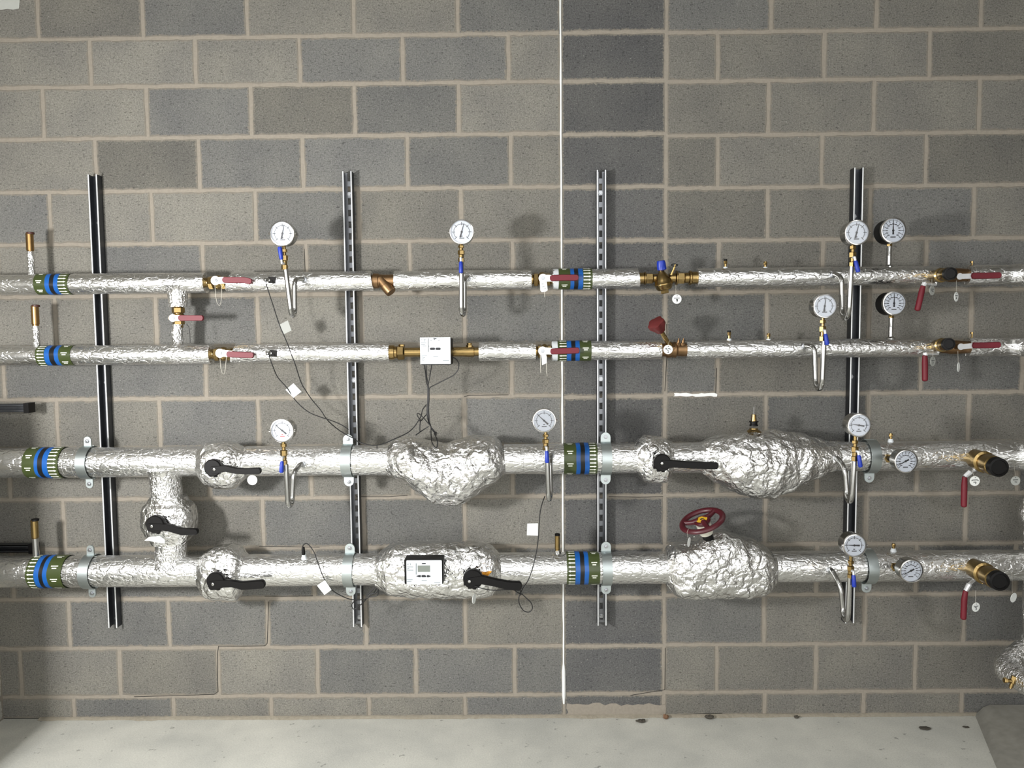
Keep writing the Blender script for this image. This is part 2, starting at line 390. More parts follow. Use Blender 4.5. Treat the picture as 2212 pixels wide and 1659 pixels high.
# white mastic in the movement joint, wobbling a little, ragged at its foot
b = MB(); pth = []; rad = []
z0s, z1s = P(1222, 1520, 0).z, ZTOP-.01
for k in range(90):
    z = z0s + (z1s-z0s)*k/89
    pth.append((xp0 + .0012*noise.noise(Vector((0, 3, z*6))), -.0005, z))
    rad.append(.0042 + .0016*noise.noise(Vector((5, 1, z*9))) + (.004 if .8 < k < 5 else 0))
b.tube(pth, rad, 8); sub(b, 'sealant_bead', SEAL, wall, label='white sealant bead in the vertical movement joint')
def blotch(pts, d=.0012, jit=.0):
    return MB().prism([(P(x, y, 0).x, P(x, y, 0).z) for x, y in pts], -.002, d)
def ragged(x0, y0, x1, y1, n=14, a=2.0, seed=1):
    rn = random.Random(seed); out = []
    for k in range(n): out.append((x0+(x1-x0)*k/n, y0+rn.uniform(-a, a)))
    for k in range(3): out.append((x1+rn.uniform(-a, a), y0+(y1-y0)*k/3))
    for k in range(n): out.append((x1-(x1-x0)*k/n, y1+rn.uniform(-a, a)))
    for k in range(3): out.append((x0+rn.uniform(-a, a), y1-(y1-y0)*k/3))
    return out
sub(blotch(ragged(1224, 1521, 1437, 1547, 18, 3.5, 3)), 'mortar_smear', MORTAR, wall, label='beige mortar smeared over the foot of the dark blocks')
sub(blotch(ragged(1456, 850, 1548, 856, 14, 1.6, 4), .0016), 'white_smear', SEAL, wall, label='white smear along a mortar joint')
sub(blotch(ragged(-60, -60, 41, 21, 8, 3, 5), .001), 'paint_patch', simple('pale_patch', srgb(176, 178, 172), 0, .9), wall, label='pale patch on the block at the top left')
# hairline shrinkage cracks beside some joints
for pl in ([(580, 1300), (579, 1340), (577, 1390), (572, 1395), (520, 1396), (472, 1396), (470, 1410), (470, 1470), (471, 1494), (462, 1500), (400, 1502), (290, 1505)],
           [(1003, 857), (1012, 854), (1098, 853)], [(560, 1180), (610, 1181), (690, 1182)], [(572, 1288), (640, 1288), (676, 1287)],
           [(770, 1073), (840, 1073), (880, 1070)], [(1440, 700), (1441, 760), (1436, 845)], [(1548, 795), (1546, 850)], [(1210, 2), (1209, 40), (1208, 73)],
           [(1362, 1502), (1436, 1490), (1437, 1400)], [(657, 538), (658, 560), (659, 586)], [(1315, 1073), (1380, 1074), (1432, 1073)],
           [(0, 1552), (120, 1552), (158, 1552)], [(445, 1548), (520, 1548), (580, 1548)], [(1230, 1549), (1330, 1546), (1420, 1545), (1500, 1542), (1560, 1541)]):
    b = MB(); b.strip([(P(x, y, 0).x, P(x, y, 0).z) for x, y in pl], .0022, -.0002, th=.0006)
    sub(b, 'crack', DARK, wall)
# ------------------------------------------------------------ left wall, floor, plinth
WLX = P(8, 1540, 0).x
mb = MB(); tones = []; EDGE = {}
axl = lambda u, y, z: (WLX - y, -u, z)
for r in range(-1, NROW):
    i = r+1; zt, zb = zl[i]-MORT/2, (zl[i+1]+MORT/2 if i+1 < len(zl)-1 else .004)
    u = .006 - (.225 if r % 2 else 0); k = 0
    while u < 3.6:
        block(max(u, .006), u+.44, zb, zt, tuple(min(.8, c*2.6) for c in tone_for('l', r+40, k)), 0.0, axl); u += .45; k += 1  # tones raised so this unseen wall reflects brighter in the pipes
mb.add([(WLX-.0012, 0, 0), (WLX-.0012, -3.6, 0), (WLX-.0012, -3.6, ZTOP), (WLX-.0012, 0, ZTOP), (WLX-.1, 0, 0), (WLX-.1, -3.6, 0), (WLX-.1, -3.6, ZTOP), (WLX-.1, 0, ZTOP)],
       [(0, 1, 2, 3), (4, 7, 6, 5), (0, 4, 5, 1), (3, 2, 6, 7), (0, 3, 7, 4), (1, 5, 6, 2)], 1)
tones.extend([(.3, .28, .25)]*6)
finish_wall('wall_left')
mb = MB(); tones = []; EDGE = {}  # unseen right wall, added to give the pipes dark reflections at that end
axr = lambda u, y, z: (XR-.1 + y, -u, z)
for r in range(-1, NROW):
    i = r+1; zt, zb = zl[i]-MORT/2, (zl[i+1]+MORT/2 if i+1 < len(zl)-1 else .004)
    u = .006 - (.225 if r % 2 else 0); k = 0
    while u < 4.2:
        block(max(u, .006), u+.44, zb, zt, tone_for('r', r+80, k), 0.0, axr); u += .45; k += 1
XW = XR-.1
mb.add([(XW+.0012, 0, 0), (XW+.0012, -4.2, 0), (XW+.0012, -4.2, ZTOP), (XW+.0012, 0, ZTOP), (XW+.1, 0, 0), (XW+.1, -4.2, 0), (XW+.1, -4.2, ZTOP), (XW+.1, 0, ZTOP)],
       [(0, 1, 2, 3), (4, 7, 6, 5), (0, 4, 5, 1), (3, 2, 6, 7), (0, 3, 7, 4), (1, 5, 6, 2)], 1)
tones.extend([(.3, .28, .25)]*6)
finish_wall('added_wall_right')
b = MB(); b.add([(XL, .1, 0), (XR, .1, 0), (XR, -6, 0), (XL, -6, 0), (XL, .1, -.1), (XR, .1, -.1), (XR, -6, -.1), (XL, -6, -.1)],
                [(0, 3, 2, 1), (4, 5, 6, 7), (0, 1, 5, 4), (1, 2, 6, 5), (2, 3, 7, 6), (3, 0, 4, 7)])
struct(b.build('floor', FLOOR))
b = MB(); b.add([(XL, .1, ZTOP), (XR, .1, ZTOP), (XR, -6, ZTOP), (XL, -6, ZTOP), (XL, .1, ZTOP+.1), (XR, .1, ZTOP+.1), (XR, -6, ZTOP+.1), (XL, -6, ZTOP+.1)],
                [(0, 3, 2, 1), (4, 5, 6, 7), (0, 1, 5, 4), (1, 2, 6, 5), (2, 3, 7, 6), (3, 0, 4, 7)])
struct(b.build('ceiling', simple('ceiling_concrete', srgb(120, 118, 112), 0, .9)))
# floor dirt washed up along the foot of the wall and debris
b = MB(); rn = random.Random(11); vs = []; fs = []
nn = 150
for k in range(nn+1):
    x = -2.2 + 4.6*k/nn
    w = .016 + .014*abs(noise.noise(Vector((x*5, 2, 0)))) + .01*abs(noise.noise(Vector((x*17, 7, 0))))
    vs += [(x, .001, .007+.006*abs(noise.noise(Vector((x*11, 4, 0))))), (x, -w*.5, .006), (x, -w, .0004)]
for k in range(nn):
    for q in (0, 1): fs.append((k*3+q, (k+1)*3+q, (k+1)*3+q+1, k*3+q+1))
b.add(vs, fs); struct(b.build('trim_1', simple('mortar_droppings', srgb(150, 143, 128), 0, .95, .2, 70, .8, .004)))
def pebble(px, py, rx, rz, label, seed, matl):
    c = P(px, py, 0); v = FWD + RGT*((px-1106)/FPX) + UPV*((829.5-py)/FPX); c = CAM + v*(-CAMH/v.z)
    if c.y > -.02: c.y = -.03
    bb = MB(); seg = 12
    for i in range(5):
        th = math.pi*(.06+.88*i/4)
        for k in range(seg):
            an = 2*math.pi*k/seg; w = 1+.35*noise.noise(Vector((math.cos(an)*1.3+seed, math.sin(an)*1.3, i*.7)))
            bb.v.append((c.x+rx*math.sin(th)*math.cos(an)*w, c.y+rx*.6*math.sin(th)*math.sin(an)*w, max(0.0, rz*(1-math.cos(th))/2*w)))
    for i in range(4):
        for k in range(seg): bb.f.append((i*seg+k, i*seg+(k+1) % seg, (i+1)*seg+(k+1) % seg, (i+1)*seg+k)); bb.m.append(0)
    bb.f += [tuple(range(seg)), tuple(4*seg+k for k in range(seg))]; bb.m += [0, 0]
    return tag(bb.build('debris_chip', matl, sharp=20), label, 'debris')
DEB = simple('debris_dark', srgb(70, 66, 58), 0, .9, .3, 80, .5, .003)
pebble(1385, 1560, .024, .012, 'dark slanting debris chip on the floor in front of the mortar smear', 1, DEB)
pebble(1530, 1549, .020, .018, 'dark crumb of rubble against the wall foot right of the mortar smear', 2, DEB)
pebble(1435, 1545, .014, .02, 'brown lump at the foot of the wall at the end of the mortar smear', 3, simple('debris_brown', srgb(112, 84, 62), 0, .9))
pebble(1998, 1575, .026, .008, 'flat oval dark stone chip on the open floor near the plinth', 4, DEB)
pebble(2087, 1572, .014, .006, 'small faint dark chip closest to the concrete plinth', 5, DEB)
pebble(1712, 1540, .012, .014, 'small dark crumb at the wall foot under the gate valve', 6, DEB)
# concrete plinth, lower right
A = P(2122, 1521, 0); hz = A.z
def onz(px, py, z):
    v = FWD + RGT*((px-1106)/FPX) + UPV*((829.5-py)/FPX); return CAM + v*((z-CAMH)/v.z)
B2 = onz(2209, 1608, hz); dirx = (B2.x-A.x)/(B2.y-A.y)
xf = lambda y: A.x + dirx*y
pl = MB()
YF = -1.2
top = [(xf(-.004)+.03, -.006, hz), (xf(YF)+.03, YF, hz), (XR-.14, YF, hz), (XR-.14, -.006, hz)]
ed = [(xf(-.004), -.006, hz-.012), (xf(YF), YF, hz-.012)]
Q0 = P(2104, 1546, 0); Q1 = onz(2152, 1659, 0); qd = (Q1.x-Q0.x)/Q1.y
bt = [(Q0.x, -.006, 0), (Q0.x+qd*YF, YF, 0), (XR-.14, YF, 0), (XR-.14, -.006, 0)]
pl.add(top+ed+bt, [(0, 1, 2, 3), (0, 4, 5, 1), (4, 6, 7, 5), (1, 5, 7, 8, 2), (6, 9, 8, 7), (0, 3, 9, 6, 4), (2, 8, 9, 3)])
tag(pl.build('concrete_plinth', CONC), 'low pale concrete plinth on the floor under the foil elbow', 'plinth')

# ------------------------------------------------------------ strut channels
def channel(name, top, bot, slots, label, group='steel strut channels bolted upright to the block wall'):
    t = P(top[0], top[1], .041); bo = P(bot[0], bot[1], .041)
    x = (t.x+bo.x)/2; z0, z1 = bo.z, t.z
    o = thing(name, (x, -.001, z0), label, 'strut channel')
    h = .0205; th = .0025; D = .0405; y0 = -.0012
    b = MB()
    for sx in (-1, 1):
        b.box((x+sx*(h-th/2), y0-D/2, (z0+z1)/2), (th, D, z1-z0))
        b.box((x+sx*(h-.0062), y0-D+.005, (z0+z1)/2), (th*.6, .009, z1-z0))
    sub(b, 'body', ZINCSHADE, o)
    for sx in (-1, 1):
        b = MB(); b.tube([(x+sx*(h-.0030), y0-D+.0012, z0), (x+sx*(h-.0030), y0-D+.0012, z1)], .0031, 10); sub(b, 'lip', LIPGLINT, o)
    b = MB()
    if slots:
        for sx in (-1, 1): b.box((x+sx*.0125, y0-th/2, (z0+z1)/2), (.011, th, z1-z0))
        z = z0+.012
        b.box((x, y0-th/2, z0+.006), (.0142, th, .012))
        while z+.05 < z1:
            b.box((x, y0-th/2, z+.039), (.0142, th, .022)); z += .05
    else: b.box((x, y0-th/2, (z0+z1)/2), (.036, th, z1-z0))
    sub(b, 'slotted_back' if slots else 'back_web', ZINC if slots else ZINCSHADE, o)
    for z in (z0+.03, z1-.09 if slots else z1-.2, (z0*.45+z1*.55)):
        b = MB(); b.lathe((x, y0-th, z), (0, -1, 0), [(0, .011), (.0015, .011), (.0016, .007), (.007, .007)], 6); sub(b, 'anchor_bolt', BOLT, o)
    return o
channel('strut_channel', (197, 377), (246, 1356), False, 'plain unslotted strut channel, leftmost, running behind the four-colour banded pipe ends')
channel('strut_channel', (750, 370), (772, 1354), True, 'slotted strut channel between the two left-hand gauge columns')
channel('strut_channel', (1298, 367), (1302, 1351), True, 'slotted strut channel on the dark stack-bonded blocks right of the white joint')
channel('strut_channel', (1858, 362), (1833, 1346), False, 'plain strut channel behind the rightmost column of siphon gauges')
# cantilever arms from the left wall
def arm(px1, py0, py1, d, label, px0=None):
    a = P(px1, py0, d); c = P(px1, py1, d); x0 = WLX+.001; hh = (a.z-c.z)
    zc = (a.z+c.z)/2
    o = thing('cantilever_bracket', (x0, -d, zc), label, 'bracket')
    b = MB(); L_ = a.x-.012-x0
    b.box((x0+L_/2, -d+.02, zc), (L_, .003, hh))
    for s in (-1, 1): b.box((x0+L_/2, -d+.001, zc+s*(hh/2-.0015)), (L_, .041, .003))
    for s in (-1, 1): b.box((x0+L_/2, -d-.018, zc+s*(hh/2-.004)), (L_, .003, .008))
    sub(b, 'body', ZINCSHADE, o)
    b = MB(); b.box((a.x-.006, -d, zc), (.022, .046, hh+.008)); sub(b, 'end_cap', BLACK, o)
arm(66, 872, 889, .1, 'short dark cantilever strut with black end cap above the third pipe, left edge')
arm(76, 1175, 1191, .06, 'short dark cantilever strut behind the brass vent of the lowest pipe')

# ------------------------------------------------------------ pipes
PD = {1: .13, 2: .13, 3: .17, 4: .17}
PY = {1: ((30, 615), (1930, 595.5)), 2: ((30, 771.5), (1930, 748.5)), 3: ((30, 1000), (2000, 984.5)), 4: ((30, 1237), (2000, 1220))}
PR = {1: .0415, 2: .0405, 3: .0635, 4: .0665}
ZL = {}
for k in PY:
    (xa, ya), (xb, yb) = PY[k]; ZL[k] = (P(xa, ya, PD[k]).z + P(xb, yb, PD[k]).z)/2
def pyc(k, px): (xa, ya), (xb, yb) = PY[k]; return ya+(yb-ya)*(px-xa)/(xb-xa)
def axp(k, px):
    """point on pipe k's axis at photograph column px"""
    p = P(px, pyc(k, px), PD[k]); return Vector((p.x, -PD[k], ZL[k]))
LAB = {1: 'top pipe', 2: 'second pipe down', 3: 'third pipe down', 4: 'lowest pipe'}
def wob(x, an, s):
    return .0016*noise.noise(Vector((x*7, math.cos(an)*1.5+s, math.sin(an)*1.5))) + .0008*noise.noise(Vector((x*25, math.cos(an)*3, math.sin(an)*3+s)))
def run(k, p0, p1, label, seams=(), r=None, thick=None, bend=None, cut0=0, cut1=0):
    """insulated foil run of pipe k between columns p0..p1"""
    a = axp(k, p0); c = axp(k, p1); R = r or PR[k]; seg = 40
    n = max(8, int((c.x-a.x)/.022)); b = MB(); vs = []; fs = []
    sx = [axp(k, s).x for s in seams]
    xs = [a.x+(c.x-a.x)*i/n for i in range(n+1)]
    for s in sx: xs += [s-.0012, s, s+.0012]
    xs.sort(); stations = []
    for i, x in enumerate(xs):
        rr = R + (.0018 if thick and thick[0] < (x-a.x)/(c.x-a.x) < thick[1] else 0)
        for s in sx:
            if abs(x-s) < 1e-6: rr -= .0022
        ring = []
        for q in range(seg):
            an = 2*math.pi*q/seg; ro = rr + wob(x, an, k)
            xx = x
            if i == 0 and cut0: xx += cut0*(-math.sin(an))
            if i == len(xs)-1 and cut1: xx += cut1*(-math.sin(an))
            ring.append(Vector((xx, a.y+math.cos(an)*ro, a.z+math.sin(an)*ro)))
        stations.append(ring)
    if bend:                                   # elbow towards the viewer at the right-hand end
        Rb = bend[0]; cx = c.x; cy = c.y-Rb
        for j in range(1, 10):
            th = math.pi/2*j/9
            ring = []
            for q in range(seg):
                an = 2*math.pi*q/seg; ro = R*1.04 + 1.6*wob(c.x+j*.02, an, k)
                cr = Rb + math.cos(an)*ro
                ring.append(Vector((cx+math.sin(th)*cr, cy+math.cos(th)*cr, a.z+math.sin(an)*ro)))
            stations.append(ring)
        for j in range(1, 8):
            stations.append([v+Vector((0, -bend[1]*j/7, 0)) for v in stations[-j]] if j == 1 else [v+Vector((0, -bend[1]/7, 0)) for v in stations[-1]])
    for ring in stations: vs += ring
    m = len(stations)
    fs = [(i*seg+q, i*seg+(q+1) % seg, (i+1)*seg+(q+1) % seg, (i+1)*seg+q) for i in range(m-1) for q in range(seg)]
    fs += [tuple(range(seg)), tuple((m-1)*seg+q for q in range(seg))]
    b.add(vs, fs)
    o = b.build('insulated_pipe', FOIL, sharp=50); ORG[o.name] = Vector(o.location)
    return tag(o, label, 'pipe')
def band(pipe, k, px, order, right, r=None):
    """self-adhesive identification band: px = edges of the five fields"""
    R = (r or PR[k]) + .0030; seg = 48
    b = MB(); xs = [axp(k, p).x for p in px]; a = axp(k, px[0])
    for f in range(5):
        mi = {'g': 0, 'b': 1, 'k': 2}[order[f]]
        sub_n = 3; vs = []
        for i in range(sub_n+1):
            x = xs[f]+(xs[f+1]-xs[f])*i/sub_n
            for q in range(seg):
                an = 2*math.pi*q/seg; ro = R + wob(x, an, k)
                e = .0016*noise.noise(Vector((an*1.5, x*3, k*3)))
                vs.append((x+e, a.y+math.cos(an)*ro, a.z+math.sin(an)*ro))
        b.add(vs, [(i*seg+q, i*seg+(q+1) % seg, (i+1)*seg+(q+1) % seg, (i+1)*seg+q) for i in range(sub_n) for q in range(seg)], mi)
    o = sub(b, 'identification_band', [GREEN, BANDB, BANDK], pipe, label='green, blue and black pipe band with white arrows pointing ' + ('right' if right else 'left'))
    # arrows
    ia = 4 if right else 0; x0, x1 = xs[ia], xs[ia+1]; w = x1-x0
    xa, xb = (x0+.04*w, x0+.86*w) if right else (x1-.04*w, x1-.86*w)
    m = MB(); n = 26 if k > 2 else 20
    def cyl(pts, d=.0012):
        out = [];
        for x, an in pts:
            ro = R + d + wob(x, an, k); out.append((x, a.y+math.cos(an)*ro, a.z+math.sin(an)*ro))
        return out
    for q in range(n):
        an = 2*math.pi*(q+.5)/n; h = .0052/R*(.5 if k > 2 else .42); xm = xa+(xb-xa)*.70
        m.add(cyl([(xa, an-h*.85), (xm, an-h*.85), (xm, an+h*.85), (xa, an+h*.85)]), [(0, 1, 2, 3)])
        m.add(cyl([(xm, an-h*1.75), (xb, an), (xm, an+h*1.75)]), [(0, 1, 2)])
    sub(m, 'flow_arrows', PRINT, o)
    ig = 0 if right else 4; x0, x1 = xs[ig], xs[ig+1]; w = x1-x0
    n = 8 if k > 2 else 7
    for q in range(n):
        m = MB()
        for row, (fa, fb) in ((-1, (.24, .76)), (1, (.33, .67))):
            an = 2*math.pi*(q+.3)/n + row*.0046/R*(1 if k > 2 else .8); h = .0021/R; L_ = (fb-fa)*w; nl = 6 if row < 0 else 4
            for c in range(nl):
                c0 = x0+fa*w+L_*c/nl; c1 = c0+L_/nl*.82
                m.add(cyl([(c0, an-h), (c1, an-h), (c1, an+h), (c0, an+h)]), [(0, 1, 2, 3)])
        sub(m, 'lettering', PRINT, o)
    return o
# top pipe
p = run(1, -70, 446, 'top foil pipe at the left, from the frame edge to the first red-handled valve', (300, 372), thick=(.28, 1.1))
band(p, 1, (85.5, 109.5, 119, 128, 137, 158), 'gbkbg', True)
run(1, 497, 806, 'top foil pipe carrying the leftmost siphon gauge, up to the bronze strainer', (596, 660), cut0=-.014, cut1=.006)
run(1, 853, 1148, 'top foil pipe behind the second siphon gauge, between strainer and red valve', (939, 1010))
p = run(1, 1193, 1379, 'short top foil pipe crossing the slotted channel, ending at the brass commissioning valve', (1205,), cut1=.004)
band(p, 1, (1206, 1231, 1239, 1248, 1258, 1278), 'gbkbg', True)
run(1, 1505, 2022, 'top foil pipe with upright-stem gauge at the right', (1640, 1862), r=.0395)
run(1, 2086, 2176, 'top foil pipe end that bends out at the right edge', (2098,), r=.041, bend=(.075, .5))
# second pipe
p = run(2, -70, 458, 'second foil pipe at the left, from the frame edge to its red-handled valve', (193, 366), thick=(.42, 1.1))
band(p, 2, (89, 108.5, 119, 129.5, 138.5, 164), 'gbkbg', False)
run(2, 507, 842, 'second foil pipe under the dangling cable, up to the brass meter tube', (540,), cut0=-.014)
run(2, 1035, 1157, 'short second foil pipe between the brass meter tube and the red valve')
p = run(2, 1193, 1427, 'second foil pipe crossing the slotted channel, ending at the red-knobbed valve', (1313,))
band(p, 2, (1204, 1223.5, 1233, 1242, 1251, 1276), 'gbkbg', False)
run(2, 1481, 2022, 'second foil pipe right of the red-knobbed valve', (1882,), r=.039)
run(2, 2088, 2172, 'second foil pipe end that bends out at the right edge', (2152,), r=.0395, bend=(.075, .5))
# third pipe
p = run(3, -70, 437, 'third, thicker foil pipe at the left edge with a band of right-pointing arrows', (152, 172, 282))
band(p, 3, (68, 94, 101, 111, 122, 144), 'gbkbg', True)
run(3, 533, 841, 'thick foil pipe through the clamp between two gauges, left of the heart-shaped jacket', (776,))
p = run(3, 1089, 1376, 'thick foil pipe crossing the white wall joint behind a blue-cocked siphon gauge', (1130, 1335))
band(p, 3, (1217, 1243, 1252, 1261, 1270.5, 1288), 'gbkbg', True)
run(3, 1446, 1516, 'short thick foil pipe between the black lever and the bulging jacket', ())
run(3, 1802, 2185, 'thick foil pipe ending behind the upper right brass drain valve', (1905, 2040), r=.0615, bend=(.09, .55))
# lowest pipe
p = run(4, -70, 440, 'lowest thick foil pipe at the left edge with a band of left-pointing arrows', (163, 262, 300))
band(p, 4, (77, 95, 105, 113, 122, 152), 'gbkbg', False)
run(4, 531, 818, 'lowest thick foil pipe between the lever valve and the meter jacket', (735,))
p = run(4, 1080, 1442, 'lowest thick foil pipe crossing the white wall joint left of the handwheel', (1150,))
band(p, 4, (1223, 1241, 1251, 1260, 1269, 1293), 'gbkbg', False)
run(4, 1667, 2208, 'lowest thick foil pipe right of the handwheel valve', (1905, 2050), r=.064)

# ------------------------------------------------------------ lumpy foil jackets
def interp(tab, x):
    for a, b_ in zip(tab[:-1], tab[1:]):
        if x <= b_[0]:
            t = (x-a[0])/(b_[0]-a[0]) if b_[0] > a[0] else 0
            t = t*t*(3-2*t)*.5 + t*.5
            return [a[i]+(b_[i]-a[i])*t for i in range(1, len(a))]
    return list(tab[-1][1:])
def jacket(tab, d, amp=.004, seg=64, n=70, vertical=False, sq=2.3, seed=0, fold=30, apex=None):
    """tab rows: (px, ytop, ybottom, half depth) for a silhouette at depth d"""
    b = MB(); vs = []; AP = P(apex[0], apex[1], d) if apex else None
    x0, x1 = tab[0][0], tab[-1][0]
    for i in range(n+1):
        px = x0+(x1-x0)*i/n
        yt, yb, hd = interp(tab, px)
        if vertical:
            a = P(yt, px, d); c = P(yb, px, d); cen = (a+c)/2; h = (c.x-a.x)/2; ev = Vector((1, 0, 0))
        else:
            a = P(px, yt, d); c = P(px, yb, d); cen = (a+c)/2; h = (a.z-c.z)/2; ev = Vector((0, 0, 1))
        for q in range(seg):
            an = 2*math.pi*q/seg; ca, sa = math.cos(an), math.sin(an)
            e = 2/sq; X = abs(ca)**e*(1 if ca > 0 else -1); Z = abs(sa)**e*(1 if sa > 0 else -1)
            v = cen + ev*(Z*h) + Vector((0, -1, 0))*(X*hd)
            f = .15 if i in (0, n) else 1
            s = Vector((v.x, v.y, v.z))
            dn = amp*f*(noise.noise(s*18+Vector((seed, 0, 0))) + .5*noise.noise(s*fold+Vector((0, seed, 0))) + .7*(.5-abs(noise.noise(s*11+Vector((0, 0, seed)))) * 2)*.6)
            if apex:
                th = math.atan2(v.x-AP.x, v.z-AP.z+.02); rr = math.hypot(v.x-AP.x, v.z-AP.z)
                w = max(0, 1-abs(noise.noise(Vector((th*5.5, rr*3, seed))))*3.2)**2; dn += f*(.010*w-.003)*min(1, rr*9)*max(0, 1-rr*3.2)*(X > 0)
            v = v + (ev*Z + Vector((0, -1, 0))*X).normalized()*dn
            vs.append(v)
    m = n+1
    fs = [(i*seg+q, i*seg+(q+1) % seg, (i+1)*seg+(q+1) % seg, (i+1)*seg+q) for i in range(m-1) for q in range(seg)]
    fs += [tuple(range(seg)), tuple((m-1)*seg+q for q in range(seg))]
    return b.add(vs, fs)
def bev_bar(poly, w, d0, d1):
    """lever outline from a centre line with widths -> polygon in (x,z)"""
    L_, R_ = [], []
    for i, p in enumerate(poly):
        a = Vector(poly[max(i-1, 0)]); c = Vector(poly[min(i+1, len(poly)-1)]); t = (c-a).normalized(); nn = Vector((-t.y, t.x))
        ww = w[i] if isinstance(w, (list, tuple)) else w
        L_.append(Vector(p)+nn*ww/2); R_.append(Vector(p)-nn*ww/2)
    out = list(L_)
    t = (Vector(poly[-1])-Vector(poly[-2])).normalized(); nn = Vector((-t.y, t.x)); ww = (w[-1] if isinstance(w, (list, tuple)) else w)/2
    for k in range(1, 6):
        an = math.pi/2 - math.pi*k/6; out.append(Vector(poly[-1])+t*math.cos(an)*ww*.7+nn*math.sin(an)*ww)
    out += R_[::-1]
    t = (Vector(poly[0])-Vector(poly[1])).normalized()
    ww = (w[0] if isinstance(w, (list, tuple)) else w)/2
    nn = Vector((-t.y, t.x))
    for k in range(1, 6):
        an = math.pi/2 - math.pi*k/6; out.append(Vector(poly[0])+t*math.cos(an)*ww*.7+nn*math.sin(an)*ww)
    return [(v.x, v.y) for v in out]
def lever_part(o, pts, wpx, d, name='lever', th=.02, mat=None):
    """black handle: rounded slab built from the centre line pts (pixels)"""
    s = pxs(d); cl = [(P(x, y, d).x, P(x, y, d).z) for x, y in pts]
    w = [a/s for a in wpx] if isinstance(wpx, (list, tuple)) else wpx/s
    b = MB(); outer = bev_bar(cl, w, 0, 0)
    w2 = [a*.86 for a in w] if isinstance(w, list) else w*.86
    inner = bev_bar(cl, w2, 0, 0); n = len(outer)
    vs = [(x, -d, z) for x, z in outer] + [(x, -d-th*.8, z) for x, z in outer] + [(x, -d-th, z) for x, z in inner]
    fs = [tuple(range(n)), tuple(2*n+k for k in range(n))]
    for r in (0, 1): fs += [(r*n+k, r*n+(k+1) % n, (r+1)*n+(k+1) % n, (r+1)*n+k) for k in range(n)]
    b.add(vs, fs)
    return sub(b, name, mat or BLACK, o, sharp=50)
def butterfly(tab, d, hub, hr, pts, wpx, label, vertical=False, seed=0, amp=.004, sq=2.4, dl=.287):
    c = P(hub[0], hub[1], d)
    o = thing('butterfly_valve', (c.x, -d, c.z-.09), label, 'valve')
    if tab: sub(jacket(tab, d, amp, vertical=vertical, seed=seed, sq=sq), 'foil_jacket', FOILC, o, sharp=60)
    h = P(hub[0], hub[1], dl); r = hr/pxs(dl)
    b = MB(); b.lathe((h.x, -d-.02, h.z), (0, -1, 0), [(0, r*.62), (dl-d-.045, r*.62), (dl-d-.044, r*.8), (dl-d-.03, r), (dl-d-.012, r), (dl-d-.008, r*.9)], 28)
    for k in range(3):     # notch plate lugs round the lower edge
        an = math.radians(215+32*k); b.box((h.x+math.cos(an)*r*.98, -dl+.006, h.z+math.sin(an)*r*.98), (.012, .012, .012))
    sub(b, 'hub', BLACK, o)
    lv = lever_part(o, pts, wpx, dl-.006)
    q = P(pts[0][0], pts[0][1], dl+.014)
    b = MB(); b.lathe((q.x, -dl-.0135, q.z), (0, -1, 0), [(0, .0062), (.004, .0062), (.0045, .005)], 6); sub(b, 'bolt', STEEL, lv)
    return o
butterfly([(434, 967, 1032, .063), (442, 960, 1040, .072), (452, 955, 1048, .085), (470, 954, 1054, .09), (492, 954, 1056, .09), (508, 956, 1054, .085), (518, 962, 1046, .076), (527, 968, 1036, .066), (536, 966, 1030, .062)],
          .17, (461, 1010), 19, [(463, 1014), (490, 1011), (512, 1016), (536, 1017), (561, 1016)], [19, 14, 13, 13, 14],
          'foil-wrapped butterfly valve with black lever on the thicker upper pipe at the left', seed=3)
butterfly([(1070, 329, 398, .065), (1082, 322, 404, .068), (1092, 311, 416, .08), (1104, 309, 421, .088), (1120, 310, 424, .09), (1138, 312, 424, .09), (1150, 318, 420, .085), (1160, 328, 412, .075), (1172, 333, 405, .067)],
          .17, (337, 1132), 20, [(328, 1137), (352, 1136), (372, 1140), (396, 1147), (426, 1147)], [20, 16, 15, 15, 13],
          'foil-wrapped butterfly valve with black lever on the upright link pipe', vertical=True, seed=9, sq=2.6)
butterfly([(436, 1202, 1270, .065), (443, 1194, 1281, .075), (452, 1186, 1288, .088), (468, 1179, 1293, .092), (500, 1177, 1295, .092), (514, 1180, 1293, .09), (522, 1186, 1282, .08), (528, 1196, 1272, .068), (534, 1199, 1268, .064)],
          .17, (467, 1254), 20, [(460, 1262), (485, 1258), (505, 1259), (525, 1263), (568, 1260)], [22, 18, 15, 18, 19],
          'foil-wrapped butterfly valve with black lever at the left of the lowest pipe', seed=15)
butterfly([(1372, 954, 1020, .0635), (1382, 944, 1030, .072), (1390, 938, 1040, .084), (1402, 938, 1043, .09), (1420, 942, 1043, .088), (1436, 946, 1042, .085), (1444, 951, 1034, .072), (1450, 953, 1022, .064)],
          .17, (1430, 999), 19, [(1430, 1001), (1455, 1001), (1480, 1003), (1545, 1005)], [20, 15, 15, 15],
          'foil-wrapped butterfly valve with long black lever right of the slotted channel', seed=21)
